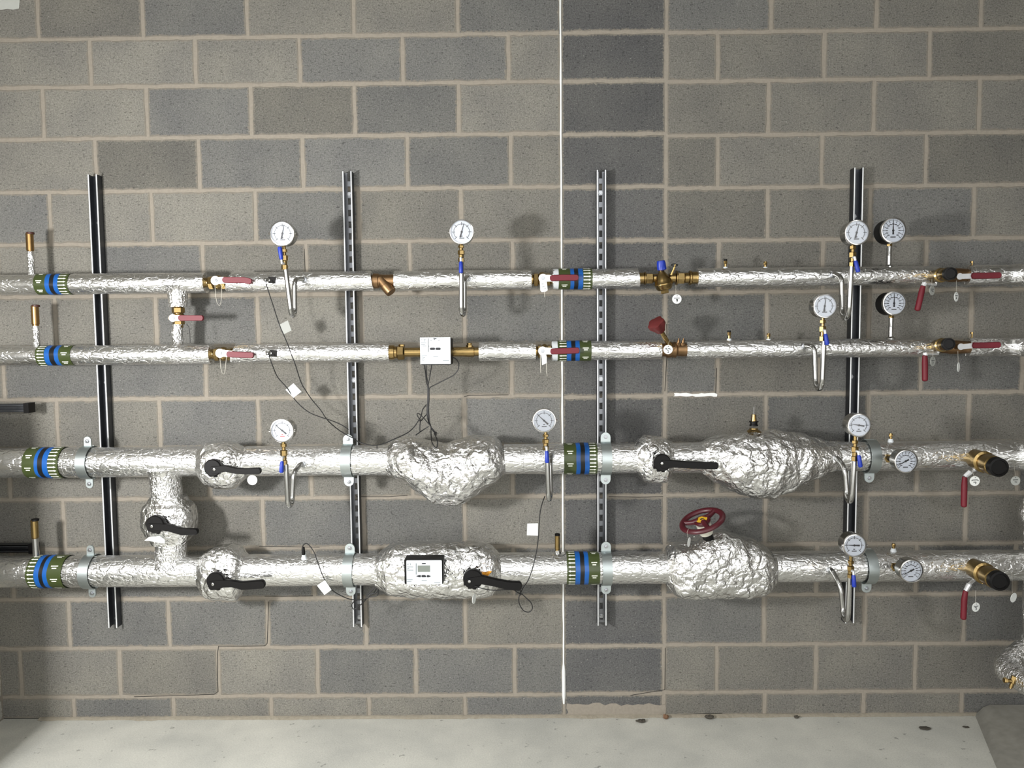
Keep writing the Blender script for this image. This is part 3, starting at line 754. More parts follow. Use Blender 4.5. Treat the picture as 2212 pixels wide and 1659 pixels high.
# heart-shaped strainer jacket
o = thing('strainer', axp(3, 965)-Vector((0, 0, .2)), 'big crumpled heart-shaped foil jacket hanging from the third pipe', 'strainer')
sub(jacket([(838, 966, 1026, .064), (846, 957, 1028, .075), (858, 945, 1033, .092), (875, 942, 1038, .105), (890, 943, 1050, .115), (905, 947, 1062, .115), (935, 955, 1086, .112), (960, 956, 1092, .11),
                     (985, 951, 1091, .11), (1002, 947, 1086, .112), (1030, 941, 1068, .115), (1052, 939, 1054, .112), (1068, 941, 1046, .105), (1079, 950, 1038, .09), (1087, 964, 1028, .068), (1092, 966, 1024, .063)],
           .17, .009, 88, 96, sq=2.0, seed=31, fold=42, apex=(970, 1092)), 'foil_jacket', FOILC, o, sharp=60)
# control valve jacket with brass spindle
o = thing('control_valve', axp(3, 1650)-Vector((0, 0, .18)), 'bulging crumpled foil jacket with a brass and black spindle on top', 'control valve')
sub(jacket([(1512, 956, 1020, .062), (1524, 952, 1026, .07), (1544, 944, 1042, .09), (1577, 935, 1058, .105), (1600, 930, 1068, .115), (1638, 929, 1077, .12), (1664, 930, 1076, .12), (1690, 931, 1068, .112), (1729, 937, 1048, .1),
                     (1760, 946, 1034, .085), (1786, 952, 1020, .072), (1806, 953, 1016, .063)], .17, .0085, 88, 96, sq=2.1, seed=44, fold=42, apex=(1640, 1078)), 'foil_jacket', FOILC, o, sharp=60)
c = P(1628, 932, .17); s = pxs(.17)
b = MB(); b.lathe((c.x, -.17, c.z-.02), (0, 0, 1), [(0, 23/s), (.012, 22/s), (.03, 9/s), (.034, 9/s)], 28); sub(b, 'bonnet', BRASS, o)
b = MB(); z = P(1628, 918, .17).z; b.lathe((c.x, -.17, z-.004), (0, 0, 1), [(0, 9/s), (.006, 9/s), (.007, 7.5/s), (.016, 7.5/s), (.0165, 10/s), (.02, 10/s), (.021, 6/s)], 28); sub(b, 'gland', BLACK, o)
z = P(1628, 908, .17).z; b = MB(); b.lathe((c.x, -.17, z-.004), (0, 0, 1), [(0, 6.5/s), (.014, 5.5/s), (.029, 5/s), (.03, 1/s)], 24); sub(b, 'spindle', BRASS, o)
b = MB(); b.lathe((c.x, -.17, P(1628, 896, .17).z), (0, 0, 1), [(0, .0016), (.034, .0014)], 8); sub(b, 'stem_pin', STEEL, o)
# lowest pipe: meter jacket with second lever
o = thing('heat_meter', axp(4, 950)-Vector((0, 0, .11)), 'white meter with grey display strapped on a wide foil jacket on the lowest pipe', 'meter')
sub(jacket([(815, 1198, 1266, .067), (826, 1190, 1272, .075), (843, 1181, 1280, .092), (862, 1175, 1285, .1), (898, 1172, 1287, .104), (960, 1171, 1288, .104), (1028, 1172, 1288, .104), (1048, 1176, 1286, .1),
                     (1062, 1182, 1282, .092), (1072, 1190, 1272, .08), (1079, 1196, 1264, .068), (1083, 1197, 1262, .066)], .17, .0065, 84, 90, sq=2.6, seed=52), 'foil_jacket', FOILC, o, sharp=60)
def slab(b, x0, y0, x1, y1, d0, d1, mi=0, rad=0):
    a = P(x0, y0, d1); c = P(x1, y1, d1)
    if rad:
        r = rad/pxs(d1); pts = []
        for cx, cz, a0 in ((c.x-r, a.z-r, 0), (a.x+r, a.z-r, 90), (a.x+r, c.z+r, 180), (c.x-r, c.z+r, 270)):
            for k in range(5): an = math.radians(a0+22.5*k); pts.append((cx+r*math.cos(an), cz+r*math.sin(an)))
        return b.prism(pts, d0, d1, mi)
    return b.prism([(a.x, a.z), (c.x, a.z), (c.x, c.z), (a.x, c.z)], d0, d1, mi)
def meter_face(o, box, d0, d1, face, marks, dark):
    b = MB(); slab(b, *dark, d0, d1-.006, 0, 2); sub(b, 'housing', BLACK, o)
    b = MB(); slab(b, *box, d1-.012, d1, 0, 2); fo = sub(b, 'front_cover', WHITE, o)
    return fo
DM = .325
fo = meter_face(o, (877.5, 1211, 955, 1262), .255, DM, None, None, (873, 1209, 958, 1261))
k1 = 90/2133
fx = lambda u: 875+u*k1
fy = lambda v: 1200+v*k1
b = MB(); slab(b, fx(645), fy(515), fx(1280), fy(840), DM-.002, DM+.0008); sub(b, 'display', SCREEN, o)
for pts in ([(565, 1052), (720, 1000), (800, 1005), (805, 1060), (790, 1110), (720, 1105)], [(835, 1050), (860, 1000), (1010, 995), (1070, 1040), (1060, 1105), (870, 1108)], [(1110, 1050), (1130, 1000), (1200, 1005), (1310, 1045), (1290, 1075), (1180, 1115), (1125, 1105)]):
    b = MB(); b.prism([(P(fx(u), fy(v), DM).x, P(fx(u), fy(v), DM).z) for u, v in pts], DM-.001, DM+.002); sub(b, 'button', INK, o)
def marks(o, lines, wpx, d, matl, name='printing'):
    b = MB()
    for ln in lines: b.strip([(P(u, v, d).x, P(u, v, d).z) for u, v in ln], wpx/pxs(d), d, th=.0005)
    return sub(b, name, matl, o)
ml = [[(105, 580), (410, 585)], [(105, 450), (180, 445)], [(260, 400), (275, 480)], [(110, 690), (210, 640)], [(110, 750), (420, 755)], [(100, 1235), (380, 1235)], [(110, 1330), (320, 1325)]]
marks(fo, [[(fx(u), fy(v)) for u, v in l] for l in ml] + [[(fx(1500), fy(1390)), (fx(1790), fy(1395))], [(fx(855), fy(1275)), (fx(1105), fy(1278))]], 1.3, DM, INKG)
marks(fo, [[(fx(570), fy(410)), (fx(570), fy(960))]], 1.8, DM, INKG, 'groove')
marks(fo, [[(fx(880), fy(415)), (fx(1040), fy(408))]], 2.6, DM, INK, 'emblem')
# second lever of the meter section
butterfly(None, .17, (1022, 1250), 22, [(1014, 1256), (1040, 1250), (1068, 1256), (1095, 1262), (1121, 1264)], [24, 20, 17, 19, 20], 'black butterfly lever with orange foam beside the displayed meter', dl=.32)
b = MB(); c = P(1046, 1239, .275)
for (x0, y0, x1, y1, r) in ((1035, 1242, 1047, 1238, .006), (1046, 1242, 1058, 1236, .005), (1052, 1244, 1061, 1234, .0035)):
    b.tube([P(x0, y0, .274), P((x0+x1)/2, (y0+y1)/2, .28), P(x1, y1, .276)], r, 8)
tag(b.build('foam_offcut', ORANGE), 'scrap of orange foam stuck out behind the black lever beside the meter', 'foam')
# gate valve with handwheel
o = thing('gate_valve', axp(4, 1552)-Vector((0, 0, .12)), 'gate valve with maroon handwheel standing on a crumpled foil jacket', 'gate valve')
sub(jacket([(1438, 1194, 1262, .066), (1445, 1184, 1272, .08), (1455, 1176, 1282, .095), (1472, 1173, 1287, .105), (1500, 1167, 1288, .108), (1522, 1150, 1288, .108), (1552, 1145, 1288, .108), (1585, 1152, 1288, .106), (1612, 1164, 1287, .104),
                     (1640, 1172, 1284, .098), (1656, 1182, 1276, .085), (1664, 1192, 1265, .072), (1670, 1195, 1260, .065)], .17, .009, 88, 90, sq=2.9, seed=63, fold=36), 'foil_jacket', FOILC, o, sharp=60)
wc = P(1517, 1125, .235); wr = 50/pxs(.235); wv = (CAM-wc).normalized(); wx = Vector((0, 0, 1)).cross(wv).normalized(); wz = wv.cross(wx)
wn = (wv*.47+(wx*-.335+wz*.942)*.883).normalized()
eu = wn.cross(Vector((0, -1, 0))).normalized(); ew = wn.cross(eu)
ring = lambda r, k, n=64, t=0: wc + wn*t + (eu*math.cos(2*math.pi*k/n)+ew*math.sin(2*math.pi*k/n))*r
b = MB(); n = 72; sg = 12; vs = []
for k in range(n):
    rd = (ring(1, k, n)-wc)
    for q in range(sg):
        an = 2*math.pi*q/sg; vs.append(wc+rd*(wr-.010+.0125*math.cos(an))+wn*(.0105*math.sin(an)))
b.add(vs, [(k*sg+q, k*sg+(q+1) % sg, ((k+1) % n)*sg+(q+1) % sg, ((k+1) % n)*sg+q) for k in range(n) for q in range(sg)])
hw = sub(b, 'handwheel', MAROON, o)
ua = math.atan2(ew.z, eu.z)
for j in range(3):
    an = ua + 2*math.pi*j/3 + .12; dv = eu*math.cos(an)+ew*math.sin(an)
    b = MB(); b.tube([wc+dv*.016+wn*.001, wc+dv*wr*.5-wn*.003, wc+dv*(wr-.012)], [.0135, .0105, .010], 12); sub(b, 'spoke', MAROON, hw)
b = MB(); b.lathe(wc-wn*.014, wn, [(0, .026), (.012, .035), (.02, .032), (.0205, .028)], 32); sub(b, 'hub', MAROON, hw)
b = MB(); b.lathe(wc+wn*.0064, wn, [(0, .0232), (.0015, .0232)], 32); sub(b, 'yellow_disc', YELLOW, hw, label='yellow disc on the handwheel hub')
b = MB(); q = wc+wn*.0082; b.tube([q-eu*.007, q+eu*.002+ew*.001, q+eu*.009-ew*.001], .0028, 6); b.tube([q-eu*.001-ew*.004, q+ew*.004], .0026, 6); sub(b, 'emblem', INK, hw)
b = MB(); b.lathe(wc-wn*.062, wn, [(0, .026), (.004, .028), (.037, .030), (.047, .031), (.048, .024)], 32); sub(b, 'neck', CREAM, o)
b = MB(); b.lathe(wc-wn*.16, wn, [(0, .022), (.104, .022)], 20); sub(b, 'stem', BLACK, o)

# ------------------------------------------------------------ link pipes
def vpipe(px0, y0, px1, y1, d, r0, r1, label, flare=0, flareb=0):
    a = P(px0, y0, d); c = P(px1, y1, d); n = 26; pth = []; rs = []
    for i in range(n+1):
        t = i/n; pth.append(a+(c-a)*t); r = r0+(r1-r0)*t
        if flare: r += flare*max(0, 1-t/.3)**2
        if flareb: r += flareb*max(0, (t-.72)/.28)**2
        rs.append(r)
    b = MB(); b.tube(pth, rs, 36)
    o = b.build('link_pipe', FOILV, sharp=50, noisefn=lambda v: v+Vector((1, 0, 0))*.003*noise.noise(v*22)+Vector((0, 1, 0))*.003*noise.noise(v*22+Vector((9, 0, 0))))
    return tag(o, label, 'pipe')
vpipe(356, 1012, 361, 1082, .17, .064, .064, 'upright foil link pipe hanging from the third pipe above the lever valve', .012)
vpipe(369, 1160, 370, 1222, .17, .064, .066, 'upright foil link pipe below the lever valve, standing on the lowest pipe', 0, .012)
vpipe(383, 618, 385, 663, .13, .041, .037, 'flared foil stub under the top pipe above a red-handled valve', .014)
vpipe(383.5, 700, 384, 752, .13, .0215, .0225, 'thin crinkled foil link pipe standing on the second pipe', 0, .02)

# ------------------------------------------------------------ clamps
def clamp(px, k, ch_px, label, lugs, d=None, rod=True, r=None, lw=.041):
    c = axp(k, px); R = (r or PR[k])+.0045; w = .0205
    o = thing('pipe_clamp', (c.x, c.y, c.z-R), label, 'pipe clamp')
    for nm, a0 in (('upper_half', 4), ('lower_half', 184)):
        b = MB(); n = 22; vs = []
        for i in range(n+1):
            an = math.radians(a0+(172)*i/n)
            for rr in (R, R+.0028):
                for sx in (-w, w): vs.append((c.x+sx, c.y+math.cos(an)*rr, c.z+math.sin(an)*rr))
        # sweep runs front(-y) .. top .. back: rotate so that halves split front/back
        vs = [(x, c.y-(z-c.z), c.z+(y-c.y)) for x, y, z in vs]
        fs = []
        for i in range(n):
            q = i*4; p_ = q+4
            fs += [(q, q+1, p_+1, p_), (q+2, p_+2, p_+3, q+3), (q, p_, p_+2, q+2), (q+1, q+3, p_+3, p_+1)]
        fs += [(0, 2, 3, 1), (n*4, n*4+1, n*4+3, n*4+2)]
        b.add(vs, fs); h = sub(b, 'front_half' if a0 == 4 else 'back_half', ZINCB, o)
    for s in lugs:
        b = MB(); z0 = c.z+s*(R-.004); L_ = .046; pts = []
        for k_ in range(9):
            an = math.pi*k_/8; pts.append((c.x+lw/2*math.cos(an), z0+s*(L_-lw/2)+s*lw/2*math.sin(an)))
        pts += [(c.x-lw/2, z0), (c.x+lw/2, z0)]
        b.prism(pts, -c.y-.004, -c.y+.004); lg = sub(b, 'lug', ZINCB, o)
        b = MB(); q = (c.x, c.y-.0038, z0+s*.027)
        b.lathe(q, (0, -1, 0), [(0, .0095), (.0015, .0095), (.0016, .0068), (.008, .0068), (.0085, .004), (.013, .004)], 6); sub(b, 'bolt', BOLT, lg)
    if rod:
        b = MB(); y1 = -.0412; b.lathe((c.x, y1, c.z), (0, 1, 0), [(0, .006), (-(c.y+R-.001-y1)*-1 if False else 0.0, .006)], 10) if False else b.tube([(c.x, y1, c.z), (c.x, c.y+R, c.z)], .006, 10)
        b.box((c.x, y1-.002, c.z), (.036, .004, .04)); sub(b, 'rod_hanger', BOLT, o)
    return o
clamp(192, 3, 0, 'zinc pipe clamp right of the arrow band on the third pipe, at the leftmost channel', (1, -1), lw=.03)
clamp(198, 4, 0, 'zinc pipe clamp right of the arrow band on the lowest pipe, at the leftmost channel', (1, -1), lw=.03)
clamp(753, 3, 0, 'wide zinc pipe clamp with cable ends on its top lug', (1, -1))
clamp(757, 4, 0, 'wide zinc pipe clamp on the lowest pipe left of the displayed meter', (1, -1))
clamp(1308, 3, 0, 'zinc pipe clamp right of the arrow band at the slotted channel, third pipe', (1, -1))
clamp(1309, 4, 0, 'zinc pipe clamp beside the green band end, lowest pipe', (1, -1))
clamp(1878, 3, 0, 'zinc pipe clamp half hidden by the blue cock of a siphon gauge, third pipe right', (-1,), r=.0645)
clamp(1872, 4, 0, 'zinc pipe clamp half hidden by the lowest siphon gauge at the right', (-1,), r=.067)
# ------------------------------------------------------------ hex / brass stacks
def hexes(b, o, axis, spec, mi=0):
    """spec: (length, radius, sides) stacked along axis"""
    t = 0; a = Vector(axis).normalized()
    for L_, r, n in spec:
        ch = min(L_*.12, r*.12)
        b.lathe(Vector(o)+a*t, a, [(0, r-ch), (ch, r), (L_-ch, r), (L_, r-ch)], n, mi, math.pi/n if n == 6 else 0); t += L_
    return b
# ------------------------------------------------------------ lever ball valves on the thin pipes
def ball_valve(k, p0, p1, plate, lev, label, d=None, loop=None, mat=BRASS, end=None, wrap=None):
    a = axp(k, p0); c = axp(k, p1); L_ = c.x-a.x; dl = PD[k]+.058
    o = thing('ball_valve', (a.x+L_/2, a.y, a.z-.03), label, 'valve')
    b = MB(); hexes(b, a-Vector((.012, 0, 0)), (1, 0, 0), [(.012+L_*.12, .021, 20), (L_*.2, .029, 6), (L_*.1, .022, 20)])
    b.lathe(a+Vector((L_*.3, 0, 0)), (1, 0, 0), [(0, .020), (L_*.1, .029), (L_*.2, .031), (L_*.3, .029), (L_*.4, .020)], 28)
    hexes(b, a+Vector((L_*.66, 0, 0)), (1, 0, 0), [(L_*.2, .028, 6), (.012+L_*.16, .021, 20)])
    q = P(plate[0], plate[1], dl); b.lathe((q.x, a.y, q.z), (0, -1, 0), [(0, .013), (.046, .011), (.054, .009)], 18)
    sub(b, 'body', mat, o)
    b = MB(); e = P(lev[0][0]+6, lev[0][1], dl); r = 9.5/pxs(dl)
    pts = [(q.x+r*math.cos(math.radians(t)), q.z+r*math.sin(math.radians(t))) for t in range(50, 311, 20)] + [(e.x, e.z-r*.72), (e.x, e.z+r*.72)]
    b.prism(pts, dl-.003, dl); lp = sub(b, 'lever_plate', PLATE, o)
    b = MB(); b.lathe((q.x, -dl, q.z), (0, -1, 0), [(0, .0085), (.006, .0085), (.0065, .0045), (.011, .0045)], 6); sub(b, 'nut', BOLT, lp)
    lever_part(o, lev, [13]*len(lev), dl-.006, 'lever_sleeve', .013, RED)
    if loop:
        b = MB(); b.tube([P(x, y, dl-.02) for x, y in loop], .0009, 6); sub(b, 'tag_wire', STRING, o)
    if wrap:
        x0, x1 = axp(k, wrap[0]).x, axp(k, wrap[1]).x
        b = MB(); b.lathe((x0, a.y, a.z), (1, 0, 0), [(0, PR[k]*.92), (.002, PR[k]*1.02), (x1-x0, PR[k]*1.03)], 32); sub(b, 'tape_wrap', WHITE, o, label='white tape wrap')
    return o
ball_valve(1, 446, 497, (465, 606), [(486, 605), (505, 605), (528, 605), (541, 608)], 'brass ball valve with dark red lever on the top pipe at the left', loop=[(464, 614), (466, 640), (469, 655), (474, 661), (477, 655), (479, 635), (478, 614)])
ball_valve(2, 458, 509, (475, 763), [(495, 765), (515, 766), (545, 767)], 'brass ball valve with dark red lever on the second pipe at the left', loop=[(475, 772), (477, 795), (480, 806), (485, 807), (487, 795), (489, 772)])
v4 = ball_valve(1, 1147, 1196, (1173, 601), [(1192, 601), (1215, 600), (1245, 600)], 'brass ball valve with red lever and paper label overlapping the top pipe band', wrap=(1194, 1206))
b = MB(); q = .13+.052; pts = [(1166, 607), (1181, 607), (1183, 627), (1179, 630), (1170, 631), (1167, 627)]
b.prism([(P(x, y, q).x, P(x, y, q).z) for x, y in pts], q, q+.001); sub(b, 'paper_label', TAGM, v4, label='white paper label hanging under the lever')
marks(v4, [[(1170, 614), (1174, 613)], [(1171, 620), (1176, 618)], [(1176, 624), (1179, 622)]], .9, q+.0012, INKG)
marks(v4, [[(1176, 630), (1177, 642)]], .9, q, STRING, 'string')
v5 = ball_valve(2, 1157, 1196, (1172, 758), [(1193, 759), (1218, 758), (1247, 757)], 'brass ball valve with red lever and torn paper label on the second pipe', wrap=(1192, 1204))
b = MB(); pts = [(1168, 764), (1180, 764), (1181, 784), (1171, 789), (1170, 775)]
b.prism([(P(x, y, q).x, P(x, y, q).z) for x, y in pts], q, q+.001); sub(b, 'paper_label', TAGM, v5, label='torn white paper label hanging under the lever')
marks(v5, [[(1167, 765), (1168, 805)], [(1181, 770), (1180, 800), (1183, 819)], [(1181, 802), (1183, 819)]], 1.0, q, STRING, 'string')
# valve on the thin upright link
o = thing('ball_valve', (P(383, 700, .13)), 'brass ball valve with red lever on the thin upright link pipe', 'valve')
c = P(385.5, 681, .13)
b = MB(); zt = P(385, 663, .13).z; zb = P(385, 702, .13).z
hexes(b, (c.x, -.13, zt+.012), (0, 0, -1), [(.014, .018, 20), (.024, .026, 6), (.006, .02, 20)])
b.lathe((c.x, -.13, zt-.026), (0, 0, -1), [(0, .018), (.01, .026), (.022, .026), (.034, .018)], 24)
hexes(b, (c.x, -.13, zb+.018), (0, 0, -1), [(.016, .024, 6), (.014, .018, 20)])
dl = .188; q = P(373, 687, dl); b.lathe((P(377, 687, .15).x, -.13, q.z), (0, -1, 0), [(0, .013), (.046, .011), (.056, .009)], 18)
sub(b, 'body', BRASS, o)
b = MB(); r = 8/pxs(dl); e = P(390, 687, dl)
b.prism([(q.x+r*math.cos(math.radians(t)), q.z+r*math.sin(math.radians(t))) for t in range(50, 311, 20)] + [(e.x, e.z-r*.8), (e.x, e.z+r*.8)], dl-.003, dl); lp = sub(b, 'lever_plate', PLATE, o)
b = MB(); b.lathe((q.x, -dl, q.z), (0, -1, 0), [(0, .0085), (.006, .0085), (.0065, .0045), (.011, .0045)], 6); sub(b, 'nut', BOLT, lp)
lever_part(o, [(391, 687), (410, 687), (437, 687)], [13, 12, 12], dl-.006, 'lever_sleeve', .013, RED)
b = MB(); b.tube([P(403, 700, .15), P(408, 706, .15), P(410, 720, .15), P(411, 740, .15)], .0012, 6); sub(b, 'tag_wire', CABLE, o)
# ------------------------------------------------------------ bronze Y strainer on the top pipe
a = axp(1, 806); L_ = axp(1, 853).x-a.x
o = thing('strainer', (a.x+L_/2, a.y, a.z-.05), 'bare bronze strainer with slanting leg on the top pipe', 'strainer')
b = MB(); b.lathe(a-Vector((.02, 0, 0)), (1, 0, 0), [(0, .024), (.02, .024), (.022, .032), (.043, .031), (.045, .028), (L_*.8, .026), (L_*.85+.02, .027), (L_+.04, .027)], 32)
sub(b, 'body', BRONZE, o)
s0 = P(822, 603, .135); s1 = P(845, 632, .155); b = MB(); ax = s1-s0
b.lathe(s0, ax, [(0, .022), (ax.length*.5, .022), (ax.length*.52, .0235), (ax.length*.92, .0225), (ax.length, .021)], 28); sub(b, 'strainer_leg', BRONZE, o)
# ------------------------------------------------------------ brass commissioning valve
a = axp(1, 1376); e = axp(1, 1508); L_ = e.x-a.x
o = thing('commissioning_valve', (a.x+L_/2, a.y, a.z-.06), 'rounded brass commissioning valve with blue cap on the top pipe', 'valve')
b = MB(); hexes(b, a, (1, 0, 0), [(.03, .024, 20), (.006, .027, 20), (.03, .023, 6), (.045, .018, 20)])
hexes(b, e, (-1, 0, 0), [(.03, .026, 20), (.008, .03, 20), (.02, .022, 20), (.03, .025, 6), (.006, .031, 24), (.03, .02, 20)])
t0 = P(1428, 582, .15); t1 = P(1437, 634, .145); ax = t1-t0; n_ = ax.length/1.0
b.lathe(t0, ax, [(0, .010), (n_*.1, .012), (n_*.25, .023), (n_*.28, .025), (n_*.45, .034), (n_*.58, .037), (n_*.6, .039), (n_*.63, .039), (n_*.65, .037), (n_*.8, .032), (n_*.86, .024)], 32)
hexes(b, t0+ax*.84, ax, [(.016, .018, 6)])
sub(b, 'body', BRASS, o)
c0 = P(1430, 584, .152); c1 = P(1427.5, 563, .158); b = MB(); ax = c1-c0
b.lathe(c0, ax, [(0, .013), (.004, .0200), (ax.length*.75, .0190), (ax.length, .016)], 10); sub(b, 'blue_cap', BLUE, o, label='blue plastic cap')
b = MB(); b.tube([P(1450, 594, .165), P(1455, 582, .17), P(1459, 571, .175)], [.006, .005, .0035], 10); sub(b, 'test_nipple', BRASS, o)
b = MB(); vs = []
cc = P(1457, 573, .172)
b.tube([cc+Vector((.013*math.cos(t*.63), .004*math.sin(t*.63), .005*math.sin(t*.63)+.001)) for t in range(11)], .0018, 6); sub(b, 'cap_strap', BLACK, o)
# ------------------------------------------------------------ bronze valve with red knob on the second pipe
a = axp(2, 1422); e = axp(2, 1488); L_ = e.x-a.x
o = thing('balancing_valve', (a.x+L_/2, a.y, a.z-.05), 'bronze balancing valve with dull red knob on a slanting stem', 'valve')
b = MB(); b.lathe(a, (1, 0, 0), [(0, .027), (.03, .028), (.04, .034), (.06, .032), (L_*.55, .034), (L_*.62, .027), (L_*.8, .029), (L_, .027)], 32)
k0 = P(1455, 760, .135); k1_ = P(1421, 704, .2); ax = (k1_-k0)
b.lathe(k0, ax, [(0, .026), (.02, .024), (.03, .02)], 6); sub(b, 'body', BRONZE, o)
b = MB(); b.lathe(k0+ax.normalized()*.028, ax, [(0, .012), (.02, .0125), (.022, .0095), (ax.length-.028, .0095)], 16); sub(b, 'stem', BRASS, o)
b = MB(); an_ = ax.normalized(); u = an_.orthogonal().normalized(); w = an_.cross(u); vs = []; seg = 40; pr = [(-.034, .012), (-.03, .018), (-.012, .025), (.004, .034), (.02, .0345), (.024, .028)]
for t, r in pr:
    for kk in range(seg):
        th = 2*math.pi*kk/seg; rr = r*(1+.10*math.cos(5*th)*(1 if r > .02 else .3)); vs.append(k1_+an_*t+(u*math.cos(th)+w*math.sin(th))*rr)
b.add(vs, [(i*seg+q_, i*seg+(q_+1) % seg, (i+1)*seg+(q_+1) % seg, (i+1)*seg+q_) for i in range(len(pr)-1) for q_ in range(seg)] + [tuple(range(seg)), tuple((len(pr)-1)*seg+q_ for q_ in range(seg))])
sub(b, 'knob', DULLRED, o)
for x in (1464, 1474):
    b = MB(); hexes(b, P(x, 750, .145), P(x+3, 728, .15)-P(x, 750, .145), [(.018, .0085, 6), (.012, .006, 12), (.008, .003, 8)]); sub(b, 'test_nipple', BRONZE, o)
# ------------------------------------------------------------ brass tube meter on the second pipe
a = axp(2, 838); e = axp(2, 1038); L_ = e.x-a.x
o = thing('heat_meter', (a.x+L_/2, a.y, a.z-.05), 'square white meter with two dark buttons on the bare brass tube', 'meter')
b = MB(); X = lambda px: axp(2, px).x-a.x
b.lathe(a, (1, 0, 0), [(0, .031), (X(852), .031), (X(853), .026), (X(858), .026), (X(859), .022), (X(874), .022), (X(875), .0195), (X(940), .02), (X(1000), .0205), (X(1012), .0225), (X(1024), .0225), (X(1025), .0185), (L_, .0185)], 32)
hexes(b, a+Vector((X(858.5), 0, 0)), (1, 0, 0), [(X(874)-X(858.5), .032, 6)])
hexes(b, a+Vector((X(1014), 0, .015)), (0, 0, 1), [(.014, .014, 6), (.008, .011, 16)])
hexes(b, a+Vector((X(868), 0, .02)), (0, 0, 1), [(.014, .013, 6)])
sub(b, 'meter_tube', BRASS, o)
D2 = .235
b = MB(); slab(b, 909, 731, 974.5, 788, .13, D2-.006, 0, 2); sub(b, 'housing', BLACK, o)
b = MB(); slab(b, 907, 729, 973.5, 786, D2-.014, D2, 0, 1); fo = sub(b, 'front_cover', WHITE, o)
k1 = 200/2074; fx = lambda u: 860+u*k1; fy = lambda v: 700+v*k1
for (u0, u1) in ((710, 825), (838, 948)):
    b = MB(); slab(b, fx(u0), fy(530), fx(u1), fy(580), D2-.001, D2+.002, 0, 2.3); sub(b, 'button', INK, o)
ml = [[(515, 350), (540, 350)], [(575, 345), (625, 350)], [(590, 350), (592, 400)], [(510, 422), (630, 424)], [(515, 460), (600, 462)], [(550, 495), (630, 495)], [(525, 705), (640, 708)], [(530, 740), (600, 755)], [(530, 775), (590, 790)], [(530, 800), (580, 815)], [(725, 375), (755, 360)], [(900, 375), (930, 358)], [(790, 720), (895, 720)]]
marks(fo, [[(fx(u), fy(v)) for u, v in l] for l in ml], .9, D2, INKG)
marks(fo, [[(fx(675), fy(325)), (fx(672), fy(460)), (fx(690), fy(500)), (fx(675), fy(520)), (fx(675), fy(625))]], 1.0, D2, INK, 'groove')
marks(fo, [[(fx(795), fy(320)), (fx(855), fy(328))], [(fx(800), fy(340)), (fx(825), fy(345))]], 1.5, D2, INK, 'emblem')
marks(fo, [[(fx(1010), fy(820)), (fx(1138), fy(822))]], 1.5, D2, INKG, 'nameplate')

